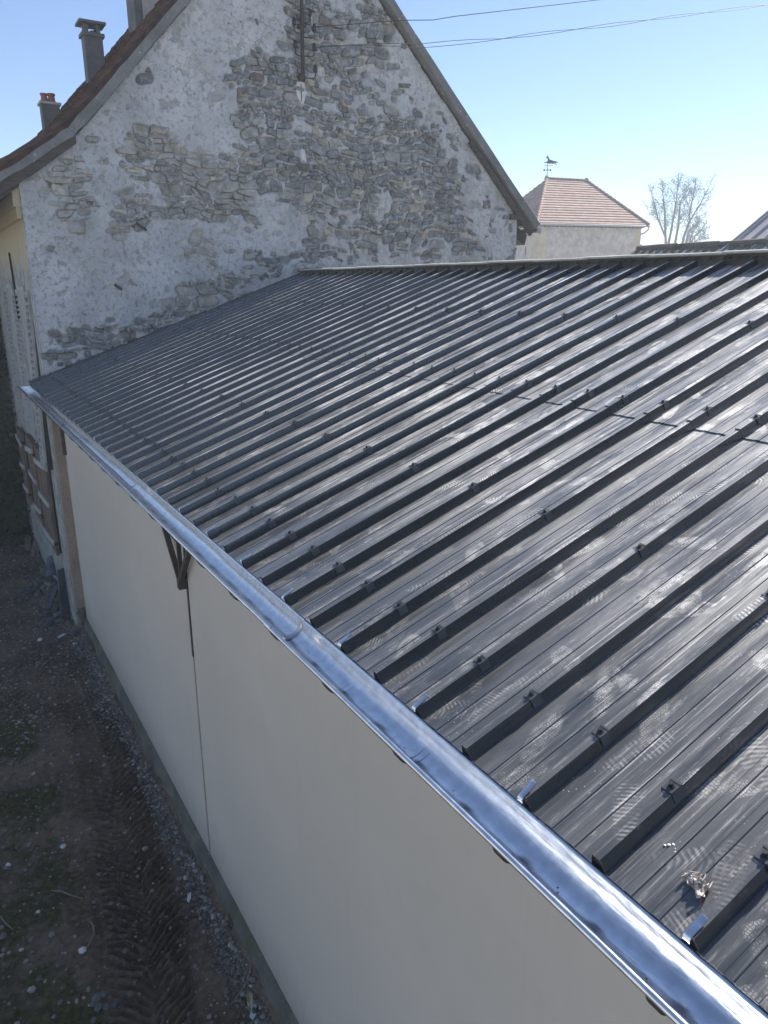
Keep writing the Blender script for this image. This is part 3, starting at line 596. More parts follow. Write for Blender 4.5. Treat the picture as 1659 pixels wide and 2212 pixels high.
for y0, y1, z0, z1 in ((12.02, 12.62, -1.05, 1.22), (13.6, 14.15, -1.05, 1.25), (13.02, 13.1, -2.75, -1.2)):
    m = MB(); m.box(.176, .189, y0, y1, z0, z1); w_ = m.build('window', M['shutter'] if z1 > 0 else M['black'], house)
    k = MB(); e = .06
    for a in ((y0 - e, y0, z0 - e, z1 + e), (y1, y1 + e, z0 - e, z1 + e), (y0, y1, z0 - e, z0), (y0, y1, z1, z1 + e)): k.box(.165, .1895, *a)
    k.build('frame', M['batten'], w_)
def board_shutter(y0, y1, z0, z1, xb, n):
    m = MB(); m.box(xb + .04, xb + .055, y0, y1, z0, z1); o = m.build('shutter', M['plank'], house); w = (y1 - y0) / n
    m = MB(); m.box(xb + .058, .1905, y0 + .015, y1 - .02, z0 + .03, z1 - .02); m.build('shutter_gap_shade', M['black'], house)  # solid black block, shade of the gap behind the shutter put in as colour
    for k in range(n):
        l = MB(); l.box(xb + .008 + .006 * random.random(), xb + .039, y0 + k * w + .004, y0 + (k + 1) * w - .004, z0 - .02 * random.random(), z1 - .015 * random.random()); l.build('plank', M['plank'], o)
    for zz in (z0 + .22, (z0 + z1) / 2, z1 - .2):
        l = MB(); l.bar((xb - .008, y0 + .02, zz + random.uniform(-.06, .06)), (xb - .008, y1 - .02, zz + random.uniform(-.12, .05)), .03, .085, (0, 0, 1)); l.build('batten', M['batten'], o)
    for zz in (z0 + .2, z1 - .2):
        l = MB(); l.bar((xb + .02, y0 - .06, zz), (xb + .02, y0 + .22, zz), .05, .03); l.build('hinge', M['iron'], o)
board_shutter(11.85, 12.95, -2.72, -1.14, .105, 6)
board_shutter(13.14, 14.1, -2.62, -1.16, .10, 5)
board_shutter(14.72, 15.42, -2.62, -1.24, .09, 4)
b = MB()
b.add([(.188, 13.19, 1.775), (.165, 13.17, 1.775), (.155, 13.0, .766), (.188, 13.02, .766), (.188, 13.23, 1.775), (.165, 13.21, 1.775), (.155, 13.05, .766), (.188, 13.07, .766)], [(0, 1, 2, 3), (4, 7, 6, 5), (0, 4, 5, 1), (1, 5, 6, 2), (2, 6, 7, 3), (3, 7, 4, 0)])
b.build('dark_wedge', M['iron'], house)  # thin dark wedge slanting down the facade
b = MB()
for y in (12.0, 12.12, 12.24): b.box(.15, .191, y, y + .03, -1.88, -1.40)
b.build('vent_grille', M['iron'], house)
for a, c in (((1.592, GY - .03, 2.131), (1.735, GY - .07, 2.025)), ((1.241, GY - .02, 1.308), (1.325, GY - .06, 1.238))):
    b = MB(); b.bar(a, c, .03, .035); b.build('iron_spike', M['steel'], house)
b = MB(); b.rock((4.17, GY - .03, 3.19), .07, 1.3, seed=3); b.rock((4.19, GY - .02, 3.10), .06, 1, seed=4); b.build('plaster_lump', M['pale'], house)
b = MB(); b.tube([(4.18, GY - .05, 2.96), (4.18, GY - .05, 3.0), (4.18, GY - .05, 3.05)], [.04, .075, .09], 12); b.build('bowl_bracket', M['chim'], house)
b = MB(); b.prism([(4.13, 4.16), (4.10, 4.08), (4.12, 3.98), (4.17, 3.90), (4.20, 3.86), (4.24, 3.92), (4.27, 4.02), (4.25, 4.12), (4.23, 4.17)], (0, GY - .03, 0), (1, 0, 0), (0, 0, 1), (0, .05, 0)); b.build('plaster_patch', M['pale'], house, fix=True)
b = MB(); b.bar((4.187, GY - .033, 4.13), (4.187, GY - .033, 3.9), .012, .006, (0, 1, 0)); b.build('cable_slot', M['iron'], house)

# ------------------------------------------------------------------ metal roofed shed
shed = thing('metal_roofed_shed', 'long low cream rendered shed with dark ribbed steel roof and shiny gutter', 'shed')
RIB0 = .688; YEND = 11.13
RH = .041
def profile(k0, k1):
    pts = []
    for k in range(k0, k1):
        y = RIB0 + .25 * k
        pts += [(y - .022, 0), (y - .012, RH), (y + .012, RH), (y + .022, 0)]
        for c in (.068, .143):
            a = y + .022 + c - .012
            pts += [(a - .002, 0), (a + .001, .0022), (a + .021, .0022), (a + .0235, 0)]
    y = RIB0 + .25 * k1; pts.append((y - .022, 0)); return pts
def sheet(k0, k1, s0, s1, lift, seed):
    rg = np.random.default_rng(seed); pr = profile(k0, k1); pr = [(min(y, YEND), h) for y, h in pr]
    ss = np.linspace(s0, s1, max(3, int((s1 - s0) / .12))); P = []
    bow = rg.normal(0, .0003, (len(ss), len(pr)))
    for i, s in enumerate(ss):
        P.append([RP(s, y, h + lift * max(0, 1 - (s - s0) / 1.2) + (bow[i, j] if .001 < h < .02 else 0) + .0015 * math.sin(s * 3 + seed)) for j, (y, h) in enumerate(pr)])
    m = MB(); m.grid(P)
    lip = [[RP(s0 - .0005, y, h + lift) for y, h in pr], [RP(s0 - .0005, y, h + lift - .003) for y, h in pr]]; m.grid(lip)
    return m.build('roof_sheet', M['roof'], shed)
k = -12; sd_ = 0
while k < 42:
    k1 = min(k + 4, 42); sd_ += 1
    sheet(k, k1, 0.0, 2.10, .001, sd_); sheet(k, k1, 1.972, 4.345, .0035, sd_ + 50); k = k1
# roof clips
c_ = MB(); hh = .043
def rp0(s, y, h): p = RP(s, y, h); return p
path = [(-.0225, .012), (-.0148, hh), (.0148, hh), (.0225, .012)]
P1 = [[rp0(s, y, h) for y, h in path] for s in (-.018, .018)]; P2 = [[rp0(s, y * .9, h - .0025) for y, h in path] for s in (.018, -.018)]
c_.grid(P1); c_.grid(P2); c_.add(P1[0] + P2[1], [(i, i + 1, 4 + i + 1, 4 + i) for i in range(3)]); c_.add(P1[1] + P2[0], [(i, 4 + i, 4 + i + 1, i + 1) for i in range(3)])
for s in (-.017, .017):
    c_.add([rp0(s + d, y * 1.06, h + .002) for d in (-.002, .002) for y, h in path], [(i, i + 1, 5 + i, 4 + i) for i in range(3)])
clip0 = c_.build('clip', M['clip'], shed, fix=True)
s_ = MB(); s_.tube([rp0(0, 0, hh - .001), rp0(0, 0, hh + .003)], .009, 10); s_.tube([rp0(0, 0, hh + .003), rp0(0, 0, hh + .011)], .006, 6); scr0 = s_.build('screw', M['screw'], clip0, fix=True)
first = True; rg = np.random.default_rng(3)
for srow, step in ((.270, 1), (1.037, 2), (2.095, 1), (3.172, 2)):
    for k in range(-1, 41):
        if step == 2 and k % 2: continue
        p = RP(srow + rg.normal(0, .006), RIB0 + .25 * k, 0)
        if first: clip0.location = p; first = False
        else:
            c = copy_under(clip0, shed, p); c.rotation_euler = (rg.normal(0, .03), rg.normal(0, .02), rg.normal(0, .05)); copy_under(scr0, c, (0, 0, 0))
# walls
for y0, y1 in ((-2.6, 5.395), (5.425, GY - .012)):
    b = MB(); b.box(.33, .53, y0, y1, -3.56, -.005 + .09); b.build('wall', M['render'], shed)
b = MB(); b.box(.345, .50, 5.394, 5.426, -3.56, .0); b.build('joint_render', M['chim'], shed)
b = MB(); b.box(.322, .344, 5.393, 5.427, -1.58, -.05); st_ = b.build('steel_post', M['steel'], shed)
b = MB(); b.box(.327, .344, 5.3945, 5.4255, -3.54, -1.585); b.build('joint_strip', M['tan'], shed)
# V shaped steel brace
b = MB(); b.bar((.285, 5.44, -.93), (.285, 6.32, -.02), .035, .04, (1, 0, 0)); br = b.build('steel_brace', M['steel'], shed)
b = MB(); b.bar((.283, 5.44, -.93), (.283, 4.62, -.02), .035, .04, (1, 0, 0)); b.build('steel_brace', M['steel'], shed)
b = MB(); b.bar((.29, 5.425, -.97), (.29, 5.425, -.02), .03, .03, (1, 0, 0)); b.build('steel_post', M['steel'], shed)
b = MB(); b.box(.262, .325, 5.405, 5.465, -.985, -.90); b.build('gusset_plate', M['steel'], shed)
b = MB(); b.box(.285, .325, GY - .16, GY - .11, -.98, -.02); b.build('steel_post', M['steel'], shed)
# plinth
rg = np.random.default_rng(2); P = []
ys = np.linspace(-2.6, GY - .02, 420); n_ = np.convolve(rg.random(440), np.ones(9) / 9, 'same')[:420]; n2_ = np.convolve(rg.random(440), np.ones(5) / 5, 'same')[:420]; n3_ = np.convolve(rg.random(460), np.ones(31) / 31, 'same')[:420]
for i, y in enumerate(ys):
    ox = .288 + .05 * (n_[i] - .5) + .09 * (n3_[i] - .5); oz = -3.565 + .03 * (n2_[i] - .5)
    P.append([(.335, y, -3.535 + .018 * (n_[i] - .5)), (.300, y, oz + .012), (ox + .012, y, oz - .01), (ox, y, oz - .03), (ox - .012 + .03 * (n2_[i] - .5), y, -3.70), (ox - .03, y, -4.0)])
b = MB(); b.grid(P); b.build('plinth', M['plinth'], shed, smooth=True)
b = MB(); b.box(.36, .52, -2.6, GY - .03, -4.0, -3.56); b.build('footing', M['plinth'], shed)
# eave board and purlins under the sheets
b = MB(); b.box(.02, .055, -2.6, GY - .02, -.05, -.001); b.build('eave_purlin', M['board'], shed)
# ridge: pale caps, brown fascia with wavy sheet ends, far slope
XR = 4.105
b = MB(); b.box(XR, XR + .03, -2.6, GY - .02, XR * ST / CT - .03, 1.512); b.build('ridge_fascia', M['brownboard'], shed)
y = GY - .03; i = 0
rg = np.random.default_rng(8)
joints = [GY - .03, 10.0, 9.28, 8.57, 7.87, 7.16, 6.46, 5.77, 5.07, 4.385, 3.68, 2.97, 2.26, 1.55, .84, .13, -.58, -1.3, -2.0, -2.6]
for a, c in zip(joints[:-1], joints[1:]):
    i += 1; z = 1.512 + .006 * (i % 2) + rg.normal(0, .0015); t_ = .006 * (i % 2)
    prof = [(XR - .035 - t_, z), (XR - .042 - t_, z + .006), (XR - .038 - t_, z + .018), (XR - .02, z + .024), (XR + .22, z + .034), (XR + .28, z + .03), (XR + .55, z - .07), (XR + .55, z - .08), (XR + .28, z + .015), (XR, z + .004)]
    b = MB(); b.prism(prof, (0, c - .012, 0), (1, 0, 0), (0, 0, 1), (0, a - c + .024, 0)); b.build('ridge_cap', M['cap'], shed, fix=True)
P = []
for q in np.linspace(-2.6, GY - .03, 620):
    w = .5 + .5 * math.sin(q * 2 * math.pi / .125); P.append([(XR - .034, q, 1.47 + .030 * w), (XR - .001, q, 1.50)]) 
b = MB(); b.grid(P); b.build('closure_strip', M['brownboard'], shed)
b = MB(); b.add([(XR + .1, -2.6, 1.50), (XR + .1, GY - .03, 1.50), (8.35, GY - .03, .02), (8.35, -2.6, .02)], [(0, 3, 2, 1)]); b.build('far_slope', M['moss'], shed)
b = MB(); b.box(8.0, 8.2, -2.6, GY - .03, -4, .12); b.build('wall', M['render'], shed)
b = MB(); b.prism([(.34, -4), (8.0, -4), (8.0, .1), (4.1, 1.4), (.34, .1)], (0, -2.58, 0), (1, 0, 0), (0, 0, 1), (0, .15, 0)); b.build('wall', M['render'], shed, fix=True)
# flashing against the gable
b = MB(); b.add([RP(0, YEND - .035, .034), RP(4.33, YEND - .035, .034), RP(4.33, GY + .02, .055), RP(0, GY + .02, .055), RP(0, YEND - .035, .0), RP(4.33, YEND - .035, .0)], [(0, 1, 2, 3), (0, 4, 5, 1)]); b.build('wall_flashing', M['clip'], shed)
# gutter sections with beads, hooks and a soldered joint
def gutter_section(y0, y1, dz):
    r = .068; cx, cz = -.070, -.012 + dz; prof = [(.012, -.0075 + dz), (.0005, -.009 + dz)] 
    prof += [(cx + r * math.cos(t), cz + r * math.sin(t)) for t in np.linspace(-.06, -math.pi, 15)]
    bead = [(cx - r - .009 + .009 * math.cos(t), cz + .002 + .009 * math.sin(t)) for t in np.linspace(0, -1.75 * math.pi, 12)]
    prof += bead; n = max(4, int((y1 - y0) / .17)); rg = np.random.default_rng(int(abs(y0 * 100)) + 5)
    wob = np.convolve(rg.normal(0, .0020, n + 9), np.ones(5) / 5, 'same'); wob2 = np.convolve(rg.normal(0, .0035, n + 9), np.ones(3) / 3, 'same')
    P = []
    for i in range(n + 1):
        y = y0 + (y1 - y0) * i / n; P.append([(x + wob[i + 3] * (1 if x < -.03 else .4), y, z + wob2[i + 3] * max(0, min(1, (.0 - z) / .06)) + wob[i + 4] * .4) for x, z in prof])
    m = MB(); m.grid(P); return m.build('gutter_section', M['zinc'], shed, smooth=True)
secs = []
gy = [-2.6, -1.6, 2.574, 5.288, 8.191, GY - .02]
for i in range(5):
    secs.append(gutter_section(gy[i] - (.05 if i else 0), gy[i + 1], -.0018 * (i % 2)))
def sec_at(y):
    for i in range(5):
        if y < gy[i + 1]: return secs[i]
    return secs[-1]
for i in (2, 3, 4):
    y = gy[i] - .03; b = MB(); cx, cz, r = -.070, -.012, .0662
    ring = [[(cx + (r - d) * math.cos(t), y + o_ + random.uniform(-.003, .003), cz + (r - d) * math.sin(t)) for o_, d in ((-.012, 0), (-.006, .002), (.006, .002), (.012, 0))] for t in np.linspace(-.2, -math.pi + .1, 22)]
    b.grid(ring); b.build('solder_joint', M['zinc_old'], sec_at(gy[i] - .1), smooth=True)
rg = np.random.default_rng(41)
for i_, s_o in enumerate(secs):
    b = MB()
    for _ in range(int((gy[i_ + 1] - gy[i_]) * 7)):
        y = rg.uniform(gy[i_], gy[i_ + 1]); t = rg.normal(-1.75, .35); q = rg.uniform(.05, .25); b.rock((-.07 + .064 * math.cos(t), y, -.012 + .064 * math.sin(t)), rg.uniform(.001, .003), .6, (q, q * .9, q * .8))
    b.build('gutter_grit', M['gravel'], s_o, kind='stuff')
b = MB(); cx, cz, r = -.070, -.012, .0675
b.add([(cx, GY - .021, cz)] + [(cx + r * math.cos(t), GY - .021, cz + r * math.sin(t)) for t in np.linspace(0, -math.pi, 16)], [(0, i, i + 1) for i in range(1, 16)]); b.build('end_cap', M['zinc'], secs[-1])
# half-round hooks below the gutter and their tails over the ribs
cx, cz = -.070, -.012; r = .0715
hook = None
for j in range(-4, 23):
    y = .665 + .4685 * j
    if y > GY - .1: break
    if hook is None:
        ring = [[(cx + (r + d) * math.cos(t), dy, cz + (r + d) * math.sin(t)) for dy, d in ((-.014, 0), (-.014, .005), (.014, .005), (.014, 0))] for t in np.linspace(.1, -math.pi + .22, 20)]
        b = MB(); b.grid(ring); hook = b.build('gutter_hook', M['steel'], None)
        hook.parent = sec_at(y); hook.location = (0, y, 0)
    else: copy_under(hook, sec_at(y), (0, y, 0))
tail = None
for k in range(-4, 42, 2):
    y = RIB0 + .25 * k; rg = np.random.default_rng(k + 99)
    if tail is None:
        b = MB(); pp = [(-.010, .034), (-.006, .043), (.004, .045), (.030, .0452), (.048, .0465), (.051, .0485)]
        P = [[tuple(np.array(RP(s, yy, h))) for yy in (-.0085, .0, .0085)] for s, h in pp]
        for row_ in P: row_[1] = (row_[1][0], row_[1][1], row_[1][2] + .002)
        b.grid(P); Q = [[(x, yy, z - .002) for x, yy, z in r_][::-1] for r_ in P]; b.grid(Q)
        tail = b.build('hook_tail', M['zinc'], secs[0], smooth=True); tail.location = (0, y, 0)
    else:
        c = copy_under(tail, sec_at(y), (0, y, 0)); c.rotation_euler = (rg.normal(0, .05), rg.normal(0, .05), rg.normal(0, .12))

# ------------------------------------------------------------------ mossy shed and metal roof beyond the ridge
p28 = math.radians(28); d28 = (-math.cos(p28), -math.sin(p28))
old = thing('mossy_outbuilding', 'low outbuilding with mossy corrugated cement roof behind the dark shed ridge', 'outbuilding', (10, 5, -3.9))
P = []
for q in np.linspace(10.866, 1.0, 560):
    w = .022 * math.sin((q) * 2 * math.pi / .177); P.append([(11.5 + d28[0] * t, q, 2.0 + d28[1] * t + w + .01 * math.sin(q * 1.3)) for t in np.linspace(0, 3.2, 6)])
b = MB(); b.grid(P); b.build('roof', M['moss'], old, smooth=True)
for q in np.arange(10.9, 1.2, -.92):
    b = MB(); b.tube([(11.5, q, 2.005), (11.5, q - .5, 2.01 + random.uniform(-.006, .01)), (11.5, q - .94, 2.012)], [.05, .055, .06], 8); b.build('ridge_tile', M['moss'], old)
b = MB(); b.add([(11.55, 10.86, 1.98), (11.55, 1, 1.98), (14.3, 1, .52), (14.3, 10.86, .52)], [(0, 1, 2, 3)]); b.build('far_slope', M['moss'], old)
b = MB(); b.prism([(8.8, -3.9), (14.2, -3.9), (14.2, .5), (11.5, 1.93), (8.8, .5)], (0, 10.6, 0), (1, 0, 0), (0, 0, 1), (0, -9.5, 0)); b.build('wall', M['tower'], old, fix=True)
p30 = math.radians(30); mr = thing('metal_roofed_barn', 'barn with steep mauve grey ribbed metal roof cut by the right edge', 'barn', (12, 4, -3.9))
A0 = np.array([11.314, 8.80, 1.847]); dr = np.array([math.cos(p30), 0, math.sin(p30)]); nr = np.array([-math.sin(p30), 0, math.cos(p30)])
for j in range(9):
    y = 8.55 - j * 1.0; pr = []
    for k_ in range(4):
        a = y - k_ * .25; pr += [(a, .045), (a - .03, .045), (a - .045, 0), (a - .235, 0)]
    pr.append((y - 1.0, .045))
    b = MB(); b.grid([[tuple(A0 + dr * t + nr * h + np.array([0, yy - 8.55, 0])) for yy, h in pr] for t in (-2.2, 0, 2, 3.6)]); b.build('roof_sheet', M['purple'], mr)
b = MB(); b.bar(A0 + dr * -2.2 + nr * .02 + np.array([0, .02, 0]), A0 + dr * 3.6 + nr * .02 + np.array([0, .02, 0]), .03, .10); b.build('verge_trim', M['purple'], mr)
e0 = A0 + dr * -2.0; e1 = A0 + dr * 3.6
b = MB(); b.prism([(e0[0], -3.9), (e1[0] + 5, -3.9), (e1[0] + 5, 1.0), (e1[0], e1[2] - .1), (e0[0], e0[2] - .1)], (0, 8.4, 0), (1, 0, 0), (0, 0, 1), (0, -8.6, 0)); b.build('wall', M['tower'], mr, fix=True)
b = MB(); b.add([(e1[0], 8.55, e1[2]), (e1[0], -.4, e1[2]), (e1[0] + 5.2, -.4, .95), (e1[0] + 5.2, 8.55, .95)], [(0, 1, 2, 3)]); b.build('far_slope', M['purple'], mr)

# ------------------------------------------------------------------ tower-like house with hipped roof
TA = np.array([28.1956, 32.262, 4.4958]); TU = np.array([.9549, -.29693, 0]); TV = np.array([.29693, .9549, 0]); TL, TD, TH_ = 6.83, 9.5, 2.83
tw = thing('hipped_roof_house', 'pale square house with pink hipped tile roof beyond the gable', 'house', (float(TA[0]), float(TA[1]), -3.95))
def TP(a, v, z): return TA + TU * a + TV * v + np.array([0, 0, z])
inset = .28
def wallbox(name, pts, mat):
    m = MB(); n = len(pts); m.add([TP(a, v, -8.4) for a, v in pts] + [TP(a, v, -.06) for a, v in pts], [(i, (i + 1) % n, n + (i + 1) % n, n + i) for i in range(n)] + [tuple(range(n, 2 * n))]); return m.build(name, mat, tw, fix=True)
wallbox('wall', [(inset, inset), (TL - inset, inset), (TL - inset, TD - inset), (inset, TD - inset)], M['tower'])
apL, apR = TP(2.69, TD / 2, TH_ + .015), TP(5.31, TD / 2, TH_ - .03)
c00, c10, c11, c01 = TP(0, 0, 0), TP(TL, 0, 0), TP(TL, TD, 0), TP(0, TD, 0)
def courses(a, b_, c, d, n):      # eave a->b_, ridge d->c
    nrm = np.cross(b_ - a, d - a); nrm /= np.linalg.norm(nrm); nrm *= np.sign(nrm[2]); rg = np.random.default_rng(n)
    for i in range(n):
        t0, t1 = i / n, (i + 1.15) / n; t1 = min(t1, 1); f_ = rg.uniform(.9, 1.1)
        p0, p1 = a + (d - a) * t0, b_ + (c - b_) * t0; q0, q1 = a + (d - a) * t1, b_ + (c - b_) * t1
        m = MB(); up = nrm * .055; m.add([p0 + up, p1 + up, q1 + nrm * .012, q0 + nrm * .012, p0 - nrm * .01, p1 - nrm * .01], [(0, 1, 2, 3), (0, 4, 5, 1)], (f_, f_ * rg.uniform(.96, 1.03), f_))
        m.build('tile_course', M['ttile'], tw)
courses(c00, c10, apR, apL, 18); courses(c01, c00, apL, apL, 18)
m = MB(); m.add([c10, c11, apR, c01, apL], [(0, 1, 2), (1, 3, 4, 2)]); m.build('far_roof', M['ttile'], tw)
def hipline(a, b_, n, r=.085):
    for i in range(n):
        p = a + (b_ - a) * (i / n); q = a + (b_ - a) * ((i + 1.08) / n); m = MB(); m.tube([p + (0, 0, .05), q + (0, 0, .05)], [r * 1.12, r * .82], 8); m.build('ridge_tile' if abs(a[2] - b_[2]) < .1 else 'hip_tile', M['ttile'], tw)
hipline(apR, apL, 10); hipline(c00, apL, 17); hipline(c10, apR, 17)
for p in (apL, apR):
    m = MB(); m.tube([p + (0, 0, -.02), p + (0, 0, .12), p + (0, 0, .2)], [.16, .14, .06], 10); m.build('hip_cap', M['ttile'], tw)
m = MB(); m.tube([TP(-.03, -.05, -.05), TP(TL + .03, -.05, -.05)], .055, 8); m.build('eave_gutter', M['zinc_old'], tw)
m = MB(); m.tube([TP(TL - .02, .0, -.06), TP(TL + .02, .05, -.22), TP(TL - .1, .2, -.38), TP(TL - .26, .27, -.45)], .045, 8); m.build('downpipe_elbow', M['zinc_old'], tw)
for i in range(26):
    a = .35 + i * (TL - .7) / 25; m = MB(); m.obox(TP(a, .14, -.11), TU * .05, TV * .13, (0, 0, .045)); m.build('rafter_end', M['chim'], tw)
rg = np.random.default_rng(4); z = -.35
while z > -4.0:
    h = rg.uniform(.28, .42); w, w2 = rg.uniform(.3, .6), rg.uniform(.3, .6)
    m = MB(); m.obox(TP(inset + w / 2 - .012, inset + w2 / 2 - .012, z - h / 2), TU * w / 2, TV * w2 / 2, (0, 0, h / 2 - .012)); m.build('quoin', M['quoin'], tw)
    m = MB(); w = rg.uniform(.35, .6); m.obox(TP(TL - inset - w / 2 + .012, inset + .2 - .012, z - h / 2), TU * w / 2, TV * .2, (0, 0, h / 2 - .012)); m.build('quoin', M['quoin'], tw)
    z -= h
m = MB(); m.obox(TP(inset - .002, 1.9, -1.35), TU * .02, TV * .05, (0, 0, .22)); m.build('slit_window', M['black'], tw)
m = MB(); m.obox(TP(inset - .004, 1.35, -1.1), TU * .012, TV * .3, (0, 0, .45)); m.build('wall_patch', M['quoin'], tw)

# weathervane with a running horse
vb = apL + np.array([0, 0, .16])
wv = thing('weathervane', 'dark running horse weathervane on the pink hipped roof', 'weathervane', tuple(map(float, vb)))
m = MB(); m.tube([vb, vb + (0, 0, .98)], [.022, .014], 8); m.build('rod', M['iron'], wv)
ex = np.array([.8539, -.5204, 0])
m = MB(); m.bar(vb + ex * -.20 + (0, 0, .34), vb + ex * .20 + (0, 0, .34), .025, .03)
for s_q in (-1, 1): m.obox(vb + ex * .19 * s_q + (0, 0, .34), ex * .035, (0, .01, 0), (0, 0, .055))
m.bar(vb + (-.1, -.17, .34), vb + (.1, .17, .34), .025, .03); m.build('compass_arms', M['iron'], wv)
m = MB(); m.bar(vb + ex * -.22 + (0, 0, .60), vb + ex * .30 + (0, 0, .60), .025, .022); m.build('arrow_bar', M['iron'], wv)
hp = [(-.10, 1.10), (-.03, 1.20), (.0, 1.17), (.06, 1.05), (.12, .97), (.28, .93), (.36, .90), (.50, .88), (.60, .82), (.66, .78), (.60, .78), (.50, .81), (.46, .79), (.54, .70), (.52, .63), (.49, .70), (.38, .77), (.30, .74), (.20, .76), (.10, .74), (-.02, .78), (-.12, .80), (-.20, .76), (-.16, .85), (-.04, .86), (.0, .95), (-.01, 1.04), (-.06, 1.03), (-.12, 1.06)]
m = MB(); m.prism([(x, z_) for x, z_ in hp], vb + np.array([.01, .012, -.06]), ex, (0, 0, 1), (.010, .0164, 0)); m.build('horse', M['iron'], wv, fix=True)

# ------------------------------------------------------------------ trees
def tree(name, label, cat, lines, n_twigs, seed, group=None, base=None):
    rg = np.random.default_rng(seed); b0 = base if base is not None else (lines[0][0][0], lines[0][0][1])
    root = thing(name, label, cat, (float(b0[0]), float(b0[1]), -4.0), group)
    tr, cr, bd = MB(), MB(), MB()
    def buds(p, n):
        for _ in range(int(n * .8)):
            c = p + rg.normal(0, .17, 3); a = rg.normal(0, 1, 3); a /= np.linalg.norm(a); b_ = np.cross(a, rg.normal(0, 1, 3)); b_ /= np.linalg.norm(b_); s = rg.uniform(.045, .085)
            bd.add([c - a * s, c + b_ * s * .5, c + a * s, c - b_ * s * .5], [(0, 1, 2, 3)])
    def grow(p, d, L, r, depth):
        pts = [p]; q = p.copy(); dd = d.copy()
        for i in range(4):
            dd = dd + rg.normal(0, .16, 3) + np.array([0, 0, .09]); dd /= np.linalg.norm(dd); q = q + dd * L / 4; pts.append(q.copy())
        cr.tube(pts, np.linspace(r, r * .4, 5), 4, False)
        if depth == 0: buds(pts[-1], 7); buds(pts[2], 4); return
        for i in range(int(rg.integers(4, 6))):
            k = rg.uniform(.3, 1); j = min(int(k * 4), 3); s = pts[j] + (pts[j + 1] - pts[j]) * (k * 4 - j)
            nd = dd + rg.normal(0, .55, 3); nd /= np.linalg.norm(nd); grow(s, nd, L * rg.uniform(.5, .75), r * .5, depth - 1)
    for li, ln_ in enumerate(lines):
        y0 = 56 + rg.uniform(-1, 1) * (li > 0) * .4
        pts = [np.array(q, float) for q in ln_]
        if li == 0 or ln_[0][2] < 5.8: pts = [np.array([pts[0][0] + (b0[0] - pts[0][0]) * .6, pts[0][1] + (b0[1] - pts[0][1]) * .6, -4.05]), pts[0] * .5 + np.array([b0[0], b0[1], -4]) * .5] + pts
        n = len(pts); r0 = .15 if li == 0 else .11; rs = np.linspace(r0 * (1.4 if n > 5 else 1), .03, n)
        tr.tube(pts, rs, 7)
        cum = np.r_[0, np.cumsum([np.linalg.norm(pts[i + 1] - pts[i]) for i in range(n - 1)])]
        for _ in range(n_twigs):
            lo_ = max(0, cum[-1] - 5.0); t = rg.uniform(lo_, cum[-1]) if cum[-1] > 5 else rg.uniform(.2, 1) * cum[-1]
            j = int(np.clip(np.searchsorted(cum, t) - 1, 0, n - 2)); p = pts[j] + (pts[j + 1] - pts[j]) * (t - cum[j]) / (cum[j + 1] - cum[j])
            ax = pts[j + 1] - pts[j]; ax /= np.linalg.norm(ax); d = ax * .8 + rg.normal(0, .5, 3); d /= np.linalg.norm(d)
            rem = (cum[-1] - t); grow(p, d, min(1.7, .95 + .2 * rem) * rg.uniform(.6, 1.1), .028, 1)
        grow(pts[-1], np.array([rg.normal(0, .2), 0, 1.]), .8, .03, 1); buds(pts[-1], 12)
    tr.build('trunk', M['bark'], root); cr.build('branches', M['bark'], root, kind='stuff'); bd.build('crown', M['bud'], root, kind='stuff')
T1 = [(68.26, 56, 5.31), (67.94, 56, 6.74), (67.54, 56, 8.64), (67.13, 56, 9.79), (66.83, 56, 10.75)]; T1b = [(67.94, 56, 6.28), (66.56, 56, 7.97), (65.75, 56, 9.45), (65.22, 56, 10.13)]
T2 = [(68.6, 56, 5.28), (68.85, 56, 6.77), (69.02, 56, 8.25), (69.16, 56, 9.99), (69.17, 56, 11.61)]; T3 = [(69.67, 56, 5.35), (69.9, 56, 7.08), (69.89, 56, 8.66), (69.8, 56, 9.75), (70.91, 56, 11.09)]
T4 = [(70.85, 56, 5.42), (71.24, 56, 6.85), (71.8, 56, 8.0), (73.23, 56, 9.83), (74.5, 56, 11.76)]; T4b = [(71.62, 56, 8.08), (71.55, 56, 8.92), (71.81, 56, 10.41), (71.94, 56, 11.33)]
T5 = [(74.13, 58, 5.65), (74.15, 58, 6.37), (74.6, 58, 7.35), (75.92, 58, 7.97)]; T5b = [(74.68, 58, 5.71), (75.56, 58, 6.61), (76.69, 58, 7.42), (77.19, 58, 8.21)]; T5c = [(74.5, 58, 5.6), (75.0, 58, 6.8), (75.6, 58, 7.9)]; T5d = [(74.9, 58, 5.6), (76.2, 58, 6.2), (78.0, 58, 6.7)]
GT = 'thin trees budding beyond the roofs'
tree('budding_tree', 'thin budding tree nearest the hipped house, forking low to the left', 'tree', [T1, T1b], 20, 1, GT)
tree('budding_tree', 'thin budding tree with the tallest straight trunk in the clump', 'tree', [T2], 26, 2, GT)
tree('budding_tree', 'slim budding tree between the tall straight trunk and the right leaning one', 'tree', [T3], 24, 3, GT)
tree('budding_tree', 'budding tree leaning to the right with a forked top', 'tree', [T4, T4b], 20, 4, GT)
tree('small_tree', 'small fan shaped budding tree right of the tall clump', 'tree', [T5, T5b, T5c, T5d], 16, 5, base=(74.4, 58))
